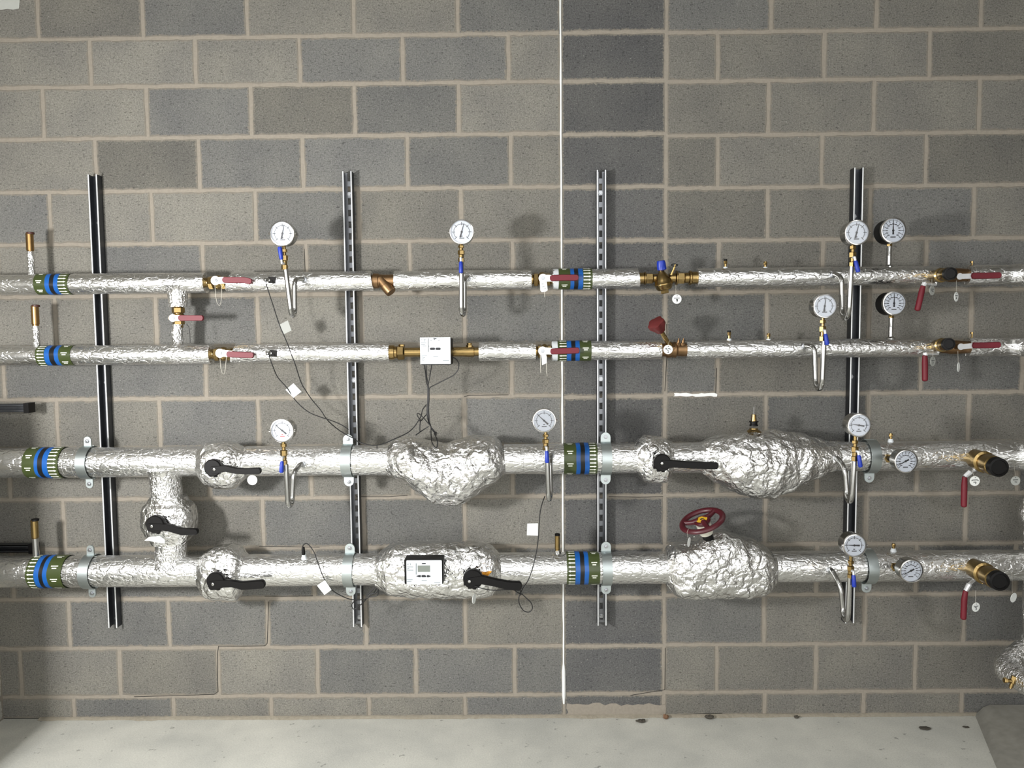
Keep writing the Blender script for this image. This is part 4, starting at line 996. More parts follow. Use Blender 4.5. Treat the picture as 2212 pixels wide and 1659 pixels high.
# ------------------------------------------------------------ gauges
def arcpts(c, r, a0, a1, n): return [(c[0]+r*math.sin(math.radians(a0+(a1-a0)*k/n)), c[1]+r*math.cos(math.radians(a0+(a1-a0)*k/n))) for k in range(n+1)]
def gauge_head(o, fpx, rpx, df, thick, ang, case_m, tail=.45, dense=False, red=False):
    c = P(fpx[0], fpx[1], df); R = rpx/pxs(df); yb = -df+thick
    b = MB(); b.lathe((c.x, yb, c.z), (0, -1, 0), [(0, R*.86), (.004, R*.9), (.005, R*.95), (thick-.012, R*.95), (thick-.011, R*.9), (thick-.0105, R*.9)], 44); sub(b, 'case', case_m, o)
    b = MB(); seg = 48
    b.lathe((c.x, -df+.011, c.z), (0, -1, 0), [(0, R*.9), (.0005, R), (.009, R*1.0), (.0115, R*.97), (.012, R*.9), (.006, R*.875), (.0, R*.875)], seg, caps=False)
    if not dense:
        for s in (-1, 1): b.lathe((c.x+s*R*.98, -df+.006, c.z), (s, 0, 0), [(0, .0045), (.006, .0045), (.0065, .003)], 8)
    sub(b, 'bezel', CHROME, o)
    b = MB(); b.lathe((c.x, -df+.0085, c.z), (0, -1, 0), [(0, R*.9), (.0015, R*.9)], 44); dial = sub(b, 'dial', DIAL, o)
    yd = df-.0068; b = MB(); cc = (c.x, c.z)
    if dense:
        b.strip(arcpts(cc, R*.80, -135, 135, 36), R*.02, yd, th=.0004)
        for k in range(13):
            an = -135+22.5*k; b.strip(arcpts(cc, R*.62, an, an+.01, 1)[:1]+arcpts(cc, R*.82, an, an+.01, 1)[:1], R*.04, yd, th=.0004)
            x, z = arcpts(cc, R*.5, an, an+1, 1)[0]; b.strip([(x-R*.07, z), (x+R*.07, z)], R*.06, yd, th=.0004)
    else:
        b.strip(arcpts(cc, R*.63, -135, 135, 36), R*.03, yd, th=.0004)
        for k in range(7):
            an = -135+45*k; b.strip(arcpts(cc, R*.55, an, an+.01, 1)[:1]+arcpts(cc, R*.78, an, an+.01, 1)[:1], R*.045, yd, th=.0004)
        for k in range(31):
            an = -135+9*k; b.strip(arcpts(cc, R*.63, an, an+.01, 1)[:1]+arcpts(cc, R*.69, an, an+.01, 1)[:1], R*.02, yd, th=.0004)
    sub(b, 'scale', INK, dial)
    b = MB(); z = c.z-R*.5
    for k in range(4): b.strip([(c.x-R*.18+k*R*.1, z), (c.x-R*.18+k*R*.1+R*.07, z)], R*.07, yd, th=.0004)
    if not dense: b.strip([(c.x-R*.06, z+R*.16), (c.x+R*.05, z+R*.16)], R*.07, yd, th=.0004)
    sub(b, 'unit_marking', simple('ink_red', srgb(170, 40, 40), 0, .6) if red else INK, dial)
    a = math.radians(ang); ds = Vector((math.sin(a), 0, math.cos(a))); pn = Vector((ds.z, 0, -ds.x)); yn = df-.0052
    b = MB(); T = c+ds*R*.74; Tl = c-ds*R*tail
    def q2(v): return (v.x, v.z)
    b.prism([q2(T+pn*R*.012), q2(c+pn*R*.045), q2(Tl+pn*R*.07), q2(Tl-pn*R*.07), q2(c-pn*R*.045), q2(T-pn*R*.012)], yn, yn+.0007)
    b.lathe((c.x, -yn, c.z), (0, -1, 0), [(0, R*.09), (.0015, R*.08)], 16); sub(b, 'needle', INK, o)
    b = MB(); b.lathe((c.x, -df+.0026, c.z), (0, -1, 0), [(0, R*.885), (.0008, R*.885)], 44); sub(b, 'glass', GLASS, o)
    return c, R
def rounded(pts, r, n=6):
    """polyline with rounded corners"""
    pts = [Vector(p) for p in pts]; out = [pts[0]]
    for i in range(1, len(pts)-1):
        a, b_, c = pts[i-1], pts[i], pts[i+1]; u = (a-b_); v = (c-b_); rr = min(r, u.length*.49, v.length*.49)
        s, e = b_+u.normalized()*rr, b_+v.normalized()*rr
        for k in range(n+1):
            t = k/n; out.append(s*(1-t)**2+b_*2*t*(1-t)+e*t*t)
    out.append(pts[-1]); return out
def siphon_gauge(face, rpx, d1, d2, dt, brass, lever, leg2, leg1, tap, ang, label, red=False):
    """face: dial centre px; brass: (px, ytop, ybot); leg2/leg1: ((px,ytop),(px,ybot)); tap: px on the pipe face"""
    f = P(brass[0], brass[2], d2)
    o = thing('pressure_gauge', (f.x, -d2, P(leg2[1][0], leg2[1][1], d2).z), label, 'pressure gauge')
    gauge_head(o, face, rpx, d2+.032, .058, ang, STEEL, red=red)
    s = pxs(d2); zt = P(brass[0], brass[1], d2).z; zb = f.z; H = zt-zb; b = MB()
    fc = P(face[0], face[1]+rpx*.9, d2+.032)
    b.lathe((f.x, -d2, zt), (0, 0, 1), [(-.002, .007), (max(.006, fc.z-zt+.01), .007)], 12)
    hexes(b, (f.x, -d2, zt), (0, 0, -1), [(H*.16, .012, 6), (H*.14, .0075, 16), (H*.26, .014, 6), (H*.2, .0105, 20), (H*.24, .013, 6)])
    sub(b, 'gauge_cock', BRASS, o)
    l0 = P(*lever[0], d2+.02); l1 = P(*lever[1], d2+.024); b = MB()
    tt = (l1-l0).normalized(); st = l0-tt*.014
    b.tube([Vector((f.x, -d2, st.z)), Vector((f.x*.5+st.x*.5, -d2-.014, st.z)), st, l0+tt*.002], [.006, .006, .005, .0045], 10); lv = sub(b, 'lever', PLATE, o)
    b = MB(); b.tube([l0, l0+(l1-l0)*.12, l1-(l1-l0)*.1, l1], [.0055, .0075, .0088, .0066], 14); sub(b, 'lever_sleeve', BLUE, lv)
    A0 = P(*leg2[0], d2); A1 = P(*leg2[1], d2); B1 = P(*leg1[1], d1); B0 = P(*leg1[0], d1); T = P(*tap, dt)
    A0.z = zb+.004
    rb = (d2-d1)/2
    A1.z += rb; B1.z = A1.z
    pth = [A0, A1]
    for k in range(1, 12):
        th = math.pi*k/12; m = A1*(.5+.5*math.cos(th))+B1*(.5-.5*math.cos(th)); pth.append(m+Vector((0, 0, -rb*math.sin(th))))
    pth += [B1]
    rest = rounded([B1, B0, Vector((T.x*.75+B0.x*.25, -(dt+.012), T.z+.004)), Vector((T.x, -(dt-.02), T.z))], .04, 8)
    pth += rest[1:]
    b = MB(); b.tube(pth, .0102, 16); sub(b, 'siphon_tube', STEEL, o, sharp=60)
    b = MB(); b.lathe((T.x, -dt+.012, T.z), (0, -1, 0), [(0, .014), (.018, .013), (.02, .009)], 6); sub(b, 'tap_nut', BOLT, o)
    return o
S1, S3 = .172, .236
siphon_gauge((609, 504), 27, .235, .30, S1, (615, 538, 583), ((608, 561), (604, 533)), ((617, 583), (628, 681)), ((636, 604), (637, 676)), (657, 605), 12, 'siphon pressure gauge with raised blue cock handle, leftmost above the top pipe')
siphon_gauge((997, 500.5), 26.5, .22, .285, S1, (996.5, 530, 566), ((995.5, 565), (996, 590)), ((996.6, 566), (997, 679)), ((1003, 604), (1003, 672)), (1011, 602), 16, 'siphon pressure gauge alone between strainer and white wall joint, upper row')
siphon_gauge((1852, 502), 27, .225, .325, S1, (1841, 531, 577), ((1848, 563), (1854, 588)), ((1839, 577), (1834, 687)), ((1818, 600), (1818, 684)), (1799, 594), 14, 'siphon pressure gauge overlapping the rightmost channel above the top pipe')
siphon_gauge((1783, 661), 26, .225, .315, S1, (1776.5, 691, 737), ((1783, 721), (1787, 745)), ((1780, 737), (1776, 842)), ((1759, 750), (1761, 838)), (1737, 748), 7, 'siphon pressure gauge hung lower left of the rightmost channel, second pipe')
siphon_gauge((608.5, 930.5), 26, .30, .365, S3, (614, 958, 1005), ((609, 996), (608, 1021)), ((618, 1005), (622, 1096)), ((634, 1020), (632, 1092)), (654, 1003), -50, 'siphon pressure gauge at the left of the third pipe, red unit mark', red=True)
siphon_gauge((1175.5, 909), 26, .295, .36, S3, (1179, 938, 972), ((1181, 974), (1182, 1000)), ((1181, 972), (1185, 1082)), ((1188, 1000), (1189, 1076)), (1191, 985), -47, 'siphon pressure gauge just left of the white wall joint on the third pipe')
siphon_gauge((1857, 919), 26, .31, .385, S3, (1846, 951, 996), ((1855, 983), (1859, 1009)), ((1845.5, 996), (1840, 1087)), ((1825, 1010), (1828, 1082)), (1805, 990), -80, 'siphon pressure gauge overlapping the rightmost channel on the third pipe')
siphon_gauge((1847, 1179), 26, .31, .385, S3, (1837, 1211, 1249), ((1844, 1242), (1845, 1268)), ((1836, 1249), (1832, 1345)), ((1816, 1266), (1820, 1340)), (1793, 1232), -88, 'siphon pressure gauge overlapping the rightmost channel on the lowest pipe')
def stem_gauge(face, rpx, stem, label):
    c = P(stem[0], stem[2], .13)
    o = thing('pressure_gauge', (c.x, -.13, ZL[1] if stem[2] < 600 else ZL[2]), label, 'pressure gauge')
    gauge_head(o, face, rpx, .205, .075, 0, BLACK, .3, True)
    zt = P(stem[0], stem[1], .13).z; zb = c.z-.012; b = MB()
    hexes(b, (c.x, -.13, zt+.014), (0, 0, -1), [(.016, .008, 16), (.014, .0115, 6)]); sub(b, 'nut', BRASS, o)
    b = MB(); b.lathe((c.x, -.13, zb), (0, 0, 1), [(0, .02), (.01, .018), (.016, .0095), ((zt-zb)*.5, .0098), ((zt-zb)*.51, .011), ((zt-zb)*.55, .0098), (zt-zb-.012, .0098)], 20); sub(b, 'stem', STEEL, o)
stem_gauge((1931, 497.5), 27.5, (1920, 524, 574), 'black-cased pressure gauge on an upright stem above the top pipe at the right')
stem_gauge((1933, 655), 26, (1924, 679, 729), 'black-cased pressure gauge on an upright stem above the second pipe at the right')
def side_gauge(face, rpx, st, label):
    df = .385; t = P(st[0], st[1], S3-.01); f = P(face[0], face[1], df)
    o = thing('dial_thermometer', (t.x, -S3, t.z), label, 'thermometer')
    gauge_head(o, face, rpx, df, .05, -119, STEEL, .3, True)
    b = MB(); b.tube([Vector((t.x, -S3+.012, t.z)), Vector((t.x*.6+f.x*.4, -.285, t.z*.6+f.z*.4)), Vector((f.x, -df+.048, f.z))], .011, 14); sub(b, 'stem', BLACK, o)
    b = MB(); b.lathe((t.x, -S3+.015, t.z), (0, -1, 0), [(0, .019), (.014, .019), (.016, .012)], 6); sub(b, 'nut', BRASS, o)
side_gauge((1958, 997), 26, (1919, 990), 'dial thermometer facing out from the third pipe at the right')
side_gauge((1969.5, 1234), 26.5, (1932, 1224), 'dial thermometer facing out from the lowest pipe at the right')

# ------------------------------------------------------------ risers and test plugs
def riser(px, y0, y1, y2, wt, wb, d, label, topm, low=FOILV, cap=True, px2=None):
    s = pxs(d); a = P(px, y0, d); m = P(px, y1, d); c = P(px2 or px+2, y2, d)
    o = thing('air_vent', (c.x, -d, c.z), label, 'vent')
    b = MB(); b.tube([Vector((c.x, -d, c.z-.015)), Vector((m.x, -d, m.z))], [wb/s/2*1.1, wb/s/2], 20); sub(b, 'riser_pipe', low, o)
    b = MB(); H = a.z-m.z; b.lathe((m.x, -d, m.z-.004), (0, 0, 1), [(0, wt/s/2*.85), (.006, wt/s/2*.85), (.008, wt/s/2), (H, wt/s/2)], 24); sub(b, 'nipple', topm, o)
    b = MB(); b.lathe((a.x, -d, a.z-.008), (0, 0, 1), [(0, wt/s/2*1.04), (.008, wt/s/2*1.04), (.0095, wt/s/2*.8)], 24); sub(b, 'cap', BLACK if cap else BROWN, o)
riser(65.5, 502, 543, 597, 15, 13.5, .13, 'brass air vent with brown cap on a foil riser above the top pipe, far left', COPPER, cap=False, px2=69)
riser(77, 659, 702, 752, 15.5, 13, .13, 'brass air vent with brown cap on a foil riser above the second pipe, far left', COPPER, cap=False, px2=80)
riser(76, 1121, 1163, 1208, 15, 13, .17, 'brass air vent with black cap above the lowest pipe, far left', BRASS, low=STEEL, px2=79)
riser(1204, 1153, 1188, 1193, 11, 14, .17, 'small brass vent stub above the lowest pipe beside the white wall joint', BRASS, low=STEEL)
def plug(px, y0, y1, k, label, dark):
    d = PD[k]; s = pxs(d); a = P(px, y0, d); c = P(px, y1, d)
    o = thing('test_plug', (c.x, -d, c.z), label, 'plug'); H = a.z-c.z
    b = MB(); b.lathe((c.x, -d, c.z-.012), (0, 0, 1), [(0, .014), (.012, .011), (.014+H*.2, .0085)], 14); sub(b, 'wrap', WHITE, o)
    b = MB(); hexes(b, (c.x, -d, c.z+H*.2), (0, 0, 1), [(H*.35, .006, 12), (H*.3, .0082, 6)]); sub(b, 'body', BRASS, o)
    b = MB(); b.lathe((c.x, -d, c.z+H*.84), (0, 0, 1), [(0, .0078), (H*.16, .007)], 12); sub(b, 'cap', BLACK if dark else BRASS, o)
plug(1567, 560, 582, 1, 'brass test plug with dark cap on the top pipe', True)
plug(1653, 565, 581, 1, 'pale test plug without dark cap on the top pipe', False)
plug(1575, 714, 737, 2, 'brass test plug with dark cap on the second pipe', True)
plug(1660, 720, 736, 2, 'pale test plug without dark cap on the second pipe', False)
plug(1924, 936, 952, 3, 'small brass test plug above the thermometer on the third pipe', False)
plug(1930, 1174, 1188, 4, 'small brass test plug above the thermometer on the lowest pipe', False)

# ------------------------------------------------------------ drain valves and lever valves at the right
def drain(k, base, mid, end, hr, handle, label, dl):
    a = P(base[0], base[1], PD[k]); e = P(end[0], end[1], dl); ax = e-a; L_ = ax.length
    o = thing('drain_valve', (a.x, a.y, a.z-.04), label, 'drain valve')
    b = MB(); b.lathe(a, ax, [(0, hr*1.0), (L_*.45, hr*1.0), (L_*.46, hr*1.12), (L_*.55, hr*1.12), (L_*.57, hr*.9), (L_*.72, hr*1.02), (L_*.86, hr*1.0), (L_*.88, hr*.9), (L_*.93, hr*.85)], 30)
    sub(b, 'body', BRASS, o)
    b = MB(); b.lathe(a+ax*.88, ax, [(0, hr*.9), (L_*.02, hr*.98), (L_*.12, hr*.95), (L_*.125, hr*.75), (L_*.11, hr*.7)], 26); sub(b, 'hose_cap', BLACK, o)
    hd = -(a+ax*.3).y; st = a+ax*.22
    p0 = P(*handle[0], hd); b = MB()
    b.tube([Vector((st.x, st.y, st.z)), Vector((st.x, st.y, st.z-hr*1.3)), Vector((p0.x, p0.y, p0.z))], [.008, .008, .007], 10)
    q1 = P(*handle[1], hd); n_ = q1-p0; b.tube([p0, p0+n_*.5, q1], [.011, .01, .009], 10); lp = sub(b, 'lever_plate', PLATE, o)
    pts = [P(x, y, hd) for x, y in handle[1:]]; b = MB(); rs = [.0095]+[.0118]*(len(pts)-2)+[.0115]
    b.tube(pts, rs, 14); e2 = pts[-1]; b.lathe(e2, pts[-1]-pts[-2], [(0, .0115), (.004, .010), (.007, .005)], 14); sub(b, 'lever_sleeve', RED, lp)
drain(1, (2012, 598), None, (2054, 591), .026, [(1998, 612), (1994, 618), (1991, 630), (1982, 668)], 'brass drain valve with hanging red lever on the top pipe at the right', .33)
drain(2, (2018, 748), None, (2050, 743), .025, [(2000, 764), (1998, 768), (1998, 782), (1998, 820)], 'brass drain valve with hanging red lever on the second pipe at the right', .30)
drain(3, (2092, 985), None, (2158, 1010), .039, [(2096, 1020), (2084, 1030), (2083, 1050), (2082, 1092)], 'large brass drain valve with hanging red lever on the third pipe', .40)
drain(4, (2090, 1220), None, (2160, 1256), .039, [(2094, 1262), (2086, 1276), (2083, 1295), (2081, 1335)], 'large brass drain valve with hanging red lever on the lowest pipe', .42)
def end_valve(k, pl, lev, label):
    a = axp(k, pl[0]); dl = PD[k]+.062
    o = thing('ball_valve', (a.x, a.y, a.z-.03), label, 'valve')
    x0, x1 = axp(k, 2046).x, axp(k, 2090).x
    b = MB(); b.lathe((x0-.03, a.y, a.z), (1, 0, 0), [(0, .025), (.03, .026), (.04, .029), (x1-x0-.01, .029), (x1-x0+.03, .025)], 26)
    q = P(pl[0], pl[1], dl); b.lathe((q.x, a.y, q.z), (0, -1, 0), [(0, .013), (.05, .011), (.057, .009)], 16); sub(b, 'body', BRONZE, o)
    r = 7/pxs(dl); e = P(lev[0][0]+5, lev[0][1], dl); b = MB()
    b.prism([(q.x+r*math.cos(math.radians(t)), q.z+r*math.sin(math.radians(t))) for t in range(50, 311, 20)] + [(e.x, e.z-r*.8), (e.x, e.z+r*.8)], dl-.003, dl); sub(b, 'lever_plate', PLATE, o)
    lever_part(o, lev, [13]*len(lev), dl-.006, 'lever_sleeve', .014, RED)
    b = MB(); c = P(2099, pyc(k, 2099)-21, PD[k]); b.tube([c-Vector((0, 0, .02)), c+Vector((.002, 0, .012))], [.004, .003], 8); b.lathe(c+Vector((0, 0, .008)), (0, 0, 1), [(0, .006), (.008, .006)], 6); sub(b, 'bleed_screw', BRASS, o)
end_valve(1, (2074, 597), [(2100, 596), (2125, 596), (2155, 595)], 'foil-ended valve with level dark red lever on the top pipe, right edge')
end_valve(2, (2076, 749), [(2102, 746), (2125, 746), (2154, 745)], 'foil-ended valve with level dark red lever on the second pipe, right edge')
# wrapped collars round the pipes next to those valves
# foil elbow and vertical pipe, lower right edge
pth = [P(2246, 1078, .2), P(2243, 1160, .2), P(2241, 1380, .2), P(2168, 1444, .3), P(2168, 1444, .3)+Vector((.06, -.7, .0))]
pr = rounded(pth, .04, 10); fin = []
for a, c in zip(pr[:-1], pr[1:]):
    m = max(1, int((c-a).length/.02))
    for k in range(m): fin.append(a+(c-a)*k/m)
fin.append(pr[-1])
b = MB(); rs = []
for v in fin:
    zz = v.z; zc = P(2240, 1112, .2).z; rs.append((.055 if v.z > P(2240, 1370, .2).z else .047) + .022*max(0, 1-abs(zz-zc)/.06))
b.tube(fin, rs, 40)
o = b.build('insulated_pipe', FOILV, sharp=60, noisefn=lambda v: v+Vector((noise.noise(v*20), noise.noise(v*20+Vector((5, 0, 0))), noise.noise(v*20+Vector((0, 5, 0)))))*.0025)
ORG[o.name] = Vector(o.location); tag(o, 'foil-wrapped pipe dropping down the right edge to an elbow above the plinth', 'pipe')
o = thing('drain_cock', P(2182, 1476, .42)-Vector((0, 0, .03)), 'small brass drain cock under the foil elbow at the lower right', 'drain cock')
b = MB(); c = P(2186, 1471, .42); hexes(b, c+Vector((.01, 0, .02)), (-.3, 0, -1), [(.03, .011, 6), (.016, .008, 14)]); hexes(b, c, (-1, 0, .1), [(.02, .008, 12), (.012, .011, 6)]); sub(b, 'body', BRASS, o)
b = MB(); c2 = P(2182, 1487, .42); b.tube([c2, c2+Vector((.012, 0, .022))], .006, 10); sub(b, 'lever', BRASS, o)

# ------------------------------------------------------------ sensors on the thin pipes, cables
def sensor(k, px, y, hx, label):
    d = PD[k]+PR[k]; c = P(px, y, d)
    o = thing('temperature_sensor', (c.x, -d, c.z-.02), label, 'sensor')
    b = MB(); h = P(hx, y, d-.004)
    b.prism([(h.x-.016, h.z-.013), (h.x+.014, h.z-.015), (h.x+.016, h.z+.012), (h.x-.014, h.z+.014)], d-.02, d+.0025); sub(b, 'insulation_cutout', DARK, o, label='dark hole cut in the foil')
    b = MB(); b.lathe((h.x-.006, -d+.01, h.z), (c.x-h.x, -.035, 0), [(0, .0095), (.016, .0095), (.017, .0075), (.034, .0075), (.036, .004)], 12); sub(b, 'probe', STEEL, o)
    return o
sensor(1, 575, 605, 588, 'cable probe in a dark cut-out of the top pipe foil')
sensor(2, 581, 763, 591, 'cable probe in a dark cut-out of the second pipe foil')
o = thing('temperature_sensor', P(656, 1208, .215), 'white-wrapped cable probe standing on the lowest pipe', 'sensor')
c = P(656, 1206, .205); b = MB(); b.lathe(c-Vector((0, -.01, .02)), (0, -.15, 1), [(0, .015), (.02, .012), (.03, .0085), (.04, .0085)], 12); sub(b, 'wrap', WHITE, o)
b = MB(); b.lathe(c+Vector((0, 0, .016)), (0, -.1, 1), [(0, .0075), (.03, .0065), (.034, .004)], 12); sub(b, 'probe', BLACK, o)
def smooth(pts, n=6):
    pts = [Vector(p) for p in pts]; out = []
    for i in range(len(pts)-1):
        p0, p1, p2, p3 = pts[max(i-1, 0)], pts[i], pts[i+1], pts[min(i+2, len(pts)-1)]
        for k in range(n):
            t = k/n; out.append(.5*((2*p1)+(p2-p0)*t+(2*p0-5*p1+4*p2-p3)*t*t+(3*p1-p0-3*p2+p3)*t**3))
    out.append(pts[-1]); return out
def cable(paths, r, label, cat='cable'):
    b = MB()
    for pts in paths: b.tube(smooth([P(x, y, d) for x, y, d in pts]), r, 8)
    return tag(b.build('sensor_cable', CABLE), label, cat)
cable([[(574, 606, .205), (577, 620, .215), (590, 660, .2), (603, 700, .19), (613, 724, .19), (622, 745, .195), (630, 767, .195), (637, 785, .195), (650, 825, .17), (660, 843, .16), (675, 865, .15), (692, 885, .15), (704, 903, .16), (716, 916, .18), (735, 931, .19), (752, 941, .19), (762, 946, .185)]], .0021, 'long black cable slanting from the top pipe probe to the clamp lug')
cable([[(580, 764, .2), (584, 777, .205), (590, 793, .2), (600, 815, .18), (620, 838, .17), (640, 867, .16), (665, 889, .16), (690, 900, .17), (720, 910, .18), (740, 919, .185), (753, 928, .185)]], .0021, 'black cable sagging from the second pipe probe to the clamp lug')
cable([[(916, 786, .2), (919, 805, .19), (921, 825, .18), (924, 838, .18), (923.5, 870, .18), (922, 892, .18), (926, 912, .19), (932, 925, .2), (943, 940, .24)],
       [(920, 786, .2), (922, 815, .185), (926, 838, .18), (926, 870, .18), (924, 893, .18), (927, 914, .19), (936, 932, .21)],
       [(933, 786, .2), (929, 810, .185), (925, 832, .18), (924.5, 860, .18), (923, 890, .18), (917, 900, .185), (908, 910, .2), (905, 904, .2), (901, 896, .2), (904, 893, .2), (915, 903, .2), (928, 918, .2), (938, 931, .215), (944, 936, .22), (940, 934, .22)],
       [(972, 770, .2), (983, 774, .2), (990, 783, .2), (990, 797, .195), (980, 810, .19), (962, 820, .185), (940, 831, .18), (928, 839, .18), (927, 860, .18), (926, 885, .18), (928, 912, .19), (931, 922, .2), (931, 935, .215), (933, 955, .27), (941, 967, .285), (945, 962, .28), (944, 950, .265), (938, 936, .22)],
       [(921, 874, .18), (913, 885, .185), (910, 897, .19), (904, 908, .19), (893, 924, .19), (880, 935, .2), (862, 944, .215), (848, 950, .225), (830, 958, .232), (812, 962, .238), (796, 961, .236), (782, 957, .232), (772, 953, .22), (765, 948, .2)],
       [(909, 905, .19), (907, 920, .2), (907, 933, .21)], [(926, 921, .2), (915, 928, .2), (898, 940, .215)],
       [(814, 961, .238), (814.5, 969, .238)]], .0022, 'bundle of black cables tangled below the square meter')
cable([[(656, 1186, .21), (654, 1180, .215), (660, 1174, .22), (667, 1177, .225), (678, 1192, .235), (684, 1208, .245), (690, 1225, .25), (697, 1243, .25), (706, 1260, .25), (718, 1275, .24), (735, 1286, .23), (755, 1294, .22), (775, 1296, .21), (792, 1293, .2), (802, 1285, .2), (814, 1279, .2), (818, 1270, .2), (813, 1272, .2), (808, 1280, .19), (797, 1285, .19), (790, 1290, .19), (798, 1280, .19), (810, 1268, .19)],
       [(792, 1293, .2), (783, 1303, .19), (772, 1312, .185), (764, 1316, .185), (760, 1308, .185), (764, 1300, .19), (770, 1297, .2)], [(794, 1290, .2), (804, 1289, .2), (815, 1286, .2), (818, 1275, .2)]], .0021, 'black cable from the lowest pipe probe to a knot below the clamp')
cable([[(1177, 1072, .3), (1172, 1085, .285), (1167, 1105, .28), (1165, 1130, .28), (1163, 1160, .28), (1160, 1185, .28), (1155, 1210, .28), (1148, 1235, .28), (1140, 1255, .29), (1131, 1268, .3), (1126, 1278, .3), (1121, 1290, .3), (1122, 1305, .3), (1131, 1319, .3), (1143, 1322, .3), (1150, 1314, .3), (1147, 1302, .3), (1137, 1292, .3), (1128, 1284, .3), (1122, 1281, .3)],
       [(1025, 1266, .34), (1045, 1272, .34), (1068, 1275, .335), (1090, 1274, .33), (1108, 1274, .32), (1120, 1281, .31), (1128, 1284, .3)], [(1124, 1274, .31), (1125, 1286, .3)]], .0021, 'black cable from the siphon gauge loop down to a dangling ring under the lever')
# ------------------------------------------------------------ tags
def round_tag(px, py, rx, ry, d, label, lines=(), matl=None, tilt=0, string=None, wl=.13):
    c = P(px, py, d); s = pxs(d); a, h = rx/s, ry/s; b = MB(); n = 32; yaw = math.acos(min(1, rx/ry)) if rx < ry else 0
    rot = Matrix.Rotation(yaw, 3, 'Z'); tl = Matrix.Rotation(math.radians(tilt), 3, 'Y')
    xf_ = lambda x, y, z: c + tl @ (rot @ Vector((x, y, z)))
    for dy in (-.0007, .0007):
        for k in range(n): b.v.append(tuple(xf_(h*math.cos(2*math.pi*k/n), dy, h*math.sin(2*math.pi*k/n))))
    b.f += [tuple(range(n)), tuple(range(2*n-1, n-1, -1))]+[(k, (k+1) % n, (k+1) % n+n, k+n) for k in range(n)]; b.m += [0]*(n+2)
    o = b.build('valve_tag', matl or TAGM); ORG[o.name] = Vector(o.location); tag(o, label, 'tag')
    if lines:
        b = MB()
        for ln in lines:
            for (u0, v0), (u1, v1) in zip(ln[:-1], ln[1:]):
                p0 = Vector((u0*h, -.0013, v0*h)); p1 = Vector((u1*h, -.0013, v1*h)); t = (p1-p0)
                if t.length == 0: continue
                t.normalize(); nn = Vector((-t.z, 0, t.x))*h*wl/2; t *= h*wl*.3
                b.add([xf_(*v) for v in (p0-t+nn, p0-t-nn, p1+t-nn, p1+t+nn)], [(0, 1, 2, 3)])
        sub(b, 'inscription', INK, o)
    if string:
        b = MB(); b.tube([P(x, y, e) for x, y, e in string], .0005, 6); sub(b, 'string', STRING, o)
    return o
HOLE = [(0, .66), (.12, .7)]; BAR = [(-.58, .2), (.58, .22)]
NINE = [(.16, -.08), (0, -.02), (-.12, -.14), (-.06, -.3), (.1, -.32), (.17, -.12), (.12, -.42), (-.02, -.64)]
round_tag(1462, 646, 10, 10, .16, 'round white tag marked 9 hanging below the brass commissioning valve', [HOLE, BAR, NINE], string=[(1460, 637, .16), (1460, 615, .158)])
round_tag(1443, 755, 10, 10, .195, 'round white tag resting in front of the bronze balancing valve', [HOLE, [(-.55, .25), (-.25, .28)], [(-.5, .05), (-.2, .05)], [(.02, .2), (.35, .2), (.5, .02)], [(-.1, -.1), (.05, -.28)], [(0, -.5), (.1, -.55), (-.06, -.68)]], string=[(1443, 746, .195), (1446, 736, .185)])
round_tag(2013.5, 627, 8.6, 10.6, .26, 'oval pale grey tag just left of the brass cap, top pipe', [HOLE, BAR, [(-.4, -.1), (.3, -.2)], [(.1, -.1), (.35, -.3)]], TAGG, string=[(2013, 617, .26), (2013, 603, .25)])
round_tag(2065.5, 641, 8, 10.2, .22, 'oval bright white tag right below the bare valve body, top pipe', [HOLE, BAR, [(0, -.1), (-.1, -.42), (.2, -.3)], [(.2, -.12), (.2, -.5)]], string=[(2066, 632, .22), (2066, 606, .2)])
round_tag(2015, 780.5, 8.6, 10.4, .26, 'oval grey tag beside the hanging red lever, second pipe', [HOLE, BAR, [(-.1, -.05), (.1, -.3), (-.12, -.62)]], TAGG, string=[(2015, 771, .26), (2016, 756, .25)])
round_tag(2070.5, 793, 7, 10.2, .22, 'narrow blank white tag hanging lowest under the second pipe at the right', (), string=[(2070, 784, .22), (2069, 758, .2)])
round_tag(2105.5, 1039, 11, 10.8, .31, 'round white tag beside the red lever of the upper large drain valve', [HOLE, [(-.65, .05), (-.5, .2), (.5, .22), (.7, .08)], [(-.25, -.22), (.2, -.2), (.25, -.35), (.15, -.55)]], string=[(2104, 1029, .31), (2100, 1016, .3)])
round_tag(2193.5, 1038.5, 10.6, 10.2, .33, 'round greyish tag at the right edge behind the upper large hose cap', [HOLE, [(-.5, .25), (.5, .15)], [(-.2, -.2), (.25, -.3)]], TAGG, tilt=-8, string=[(2193, 1029, .33), (2190, 996, .25)])
round_tag(2108, 1311.5, 10, 10.4, .33, 'round white tag on a long string under the lower large drain valve', [HOLE, [(-.5, .35), (-.45, .1)], [(-.3, .2), (.55, .22)], [(-.3, -.05), (.15, -.15), (-.05, -.5), (.15, -.52)]], string=[(2107, 1302, .33), (2108, 1275, .31)])
round_tag(2189.5, 1291, 9.6, 10.8, .36, 'tilted white tag at the right edge below the lower large hose cap', (), tilt=12, string=[(2187, 1281, .36), (2186, 1240, .26)])
round_tag(545, 1037, 11, 11, .22, 'round pale tag tucked under the black lever of the third pipe', (), TAGM, string=[(545, 1027, .22), (545, 1018, .26)])
round_tag(1488.5, 1171, 5, 10.6, .3, 'narrow white tag hanging from the maroon handwheel rim', (), tilt=4, string=[(1486, 1160, .3), (1484, 1150, .31), (1487, 1143, .32)])
round_tag(1024, 1294, 3.4, 10.4, .3, 'edge-on white tag hanging under the black lever beside the meter', (), string=[(1023, 1284, .3), (1020, 1272, .33), (1014, 1266, .33)])
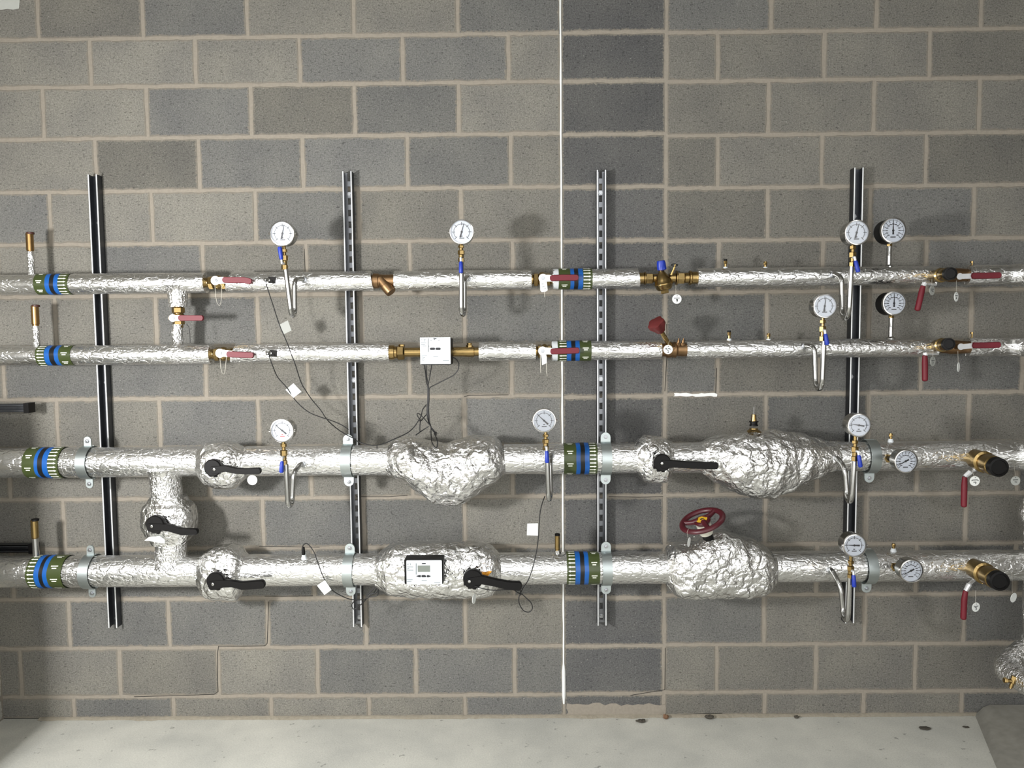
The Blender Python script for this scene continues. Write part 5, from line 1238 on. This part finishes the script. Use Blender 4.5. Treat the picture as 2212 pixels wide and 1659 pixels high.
b = MB(); pts = [(312, 1168), (322, 1160), (345, 1158), (356, 1166), (356, 1174), (340, 1172), (322, 1168)]; d_ = .262
b.prism([(P(x, y, d_).x, P(x, y, d_).z) for x, y in pts], d_, d_+.001)
tag(b.build('paper_tag', TAGM), 'crumpled white paper tag under the lever of the upright link valve', 'tag')
def square_tag(pts, d, label, matl=None, dot=None):
    b = MB(); b.prism([(P(x, y, d).x, P(x, y, d).z) for x, y in pts], d, d+.0012)
    o = b.build('cable_tag', matl or TAGM); ORG[o.name] = Vector(o.location); tag(o, label, 'tag')
    return o
square_tag([(602, 702), (622, 692), (630, 714), (613, 722), (608, 712)], .188, 'faded grey square tag on the upper slanting cable', TAGG)
square_tag([(617, 842), (634, 828), (651, 846), (634, 859)], .165, 'white square tag turned cornerwise on the sagging cable')
square_tag([(1139, 1131), (1162, 1130.5), (1162, 1157), (1138, 1156)], .28, 'white square tag on the cable beside the white wall joint')
square_tag([(685, 1265), (702, 1253), (716, 1274), (701, 1285)], .252, 'white square tag turned cornerwise on the cable of the lowest pipe')
# ------------------------------------------------------------ made-up box beyond the left edge of the view, added to cast its shadow in
o = thing('shadow_caster', (-2.3, -1.0, 0), 'unseen pale grey box added to cast the shadow at the left edge', 'shadow caster')
b = MB(); b.box((-2.2075, -1.0, .76), (.145, .42, 1.52)); sub(b, 'body', CASTERGREY, o)
b = MB(); b.box((-2.131, -1.0, .78), (.008, .38, 1.4)); dr = sub(b, 'door', CASTERGREY, o)
b = MB(); b.box((-2.1245, -1.14, .85), (.007, .02, .12)); sub(b, 'handle', BLACK, dr)
# ------------------------------------------------------------ groups of like things
GROUPS = {'strut_channel': 'upright strut channels on the wall', 'cantilever_bracket': 'short cantilever struts at the left edge', 'insulated_pipe': 'foil-insulated pipe lengths',
          'link_pipe': 'upright foil link pipes', 'butterfly_valve': 'black-levered butterfly valves', 'ball_valve': 'red-levered ball valves', 'pipe_clamp': 'zinc pipe clamps',
          'pressure_gauge': 'round pressure gauges', 'dial_thermometer': 'dial thermometers on the thick pipes', 'air_vent': 'air vents standing on the pipes', 'test_plug': 'small test plugs on the pipes',
          'drain_valve': 'brass drain valves at the right', 'temperature_sensor': 'cable probes in the pipes', 'sensor_cable': 'black sensor cables', 'valve_tag': 'round valve tags',
          'cable_tag': 'square cable tags', 'debris_chip': 'debris chips on the floor', 'heat_meter': 'white heat meters', 'strainer': 'strainers in the pipes'}
for o in list(S.objects):
    if o.parent is None and 'category' in o.keys() and o.name.split('.')[0] in GROUPS:
        o['group'] = GROUPS[o.name.split('.')[0]]
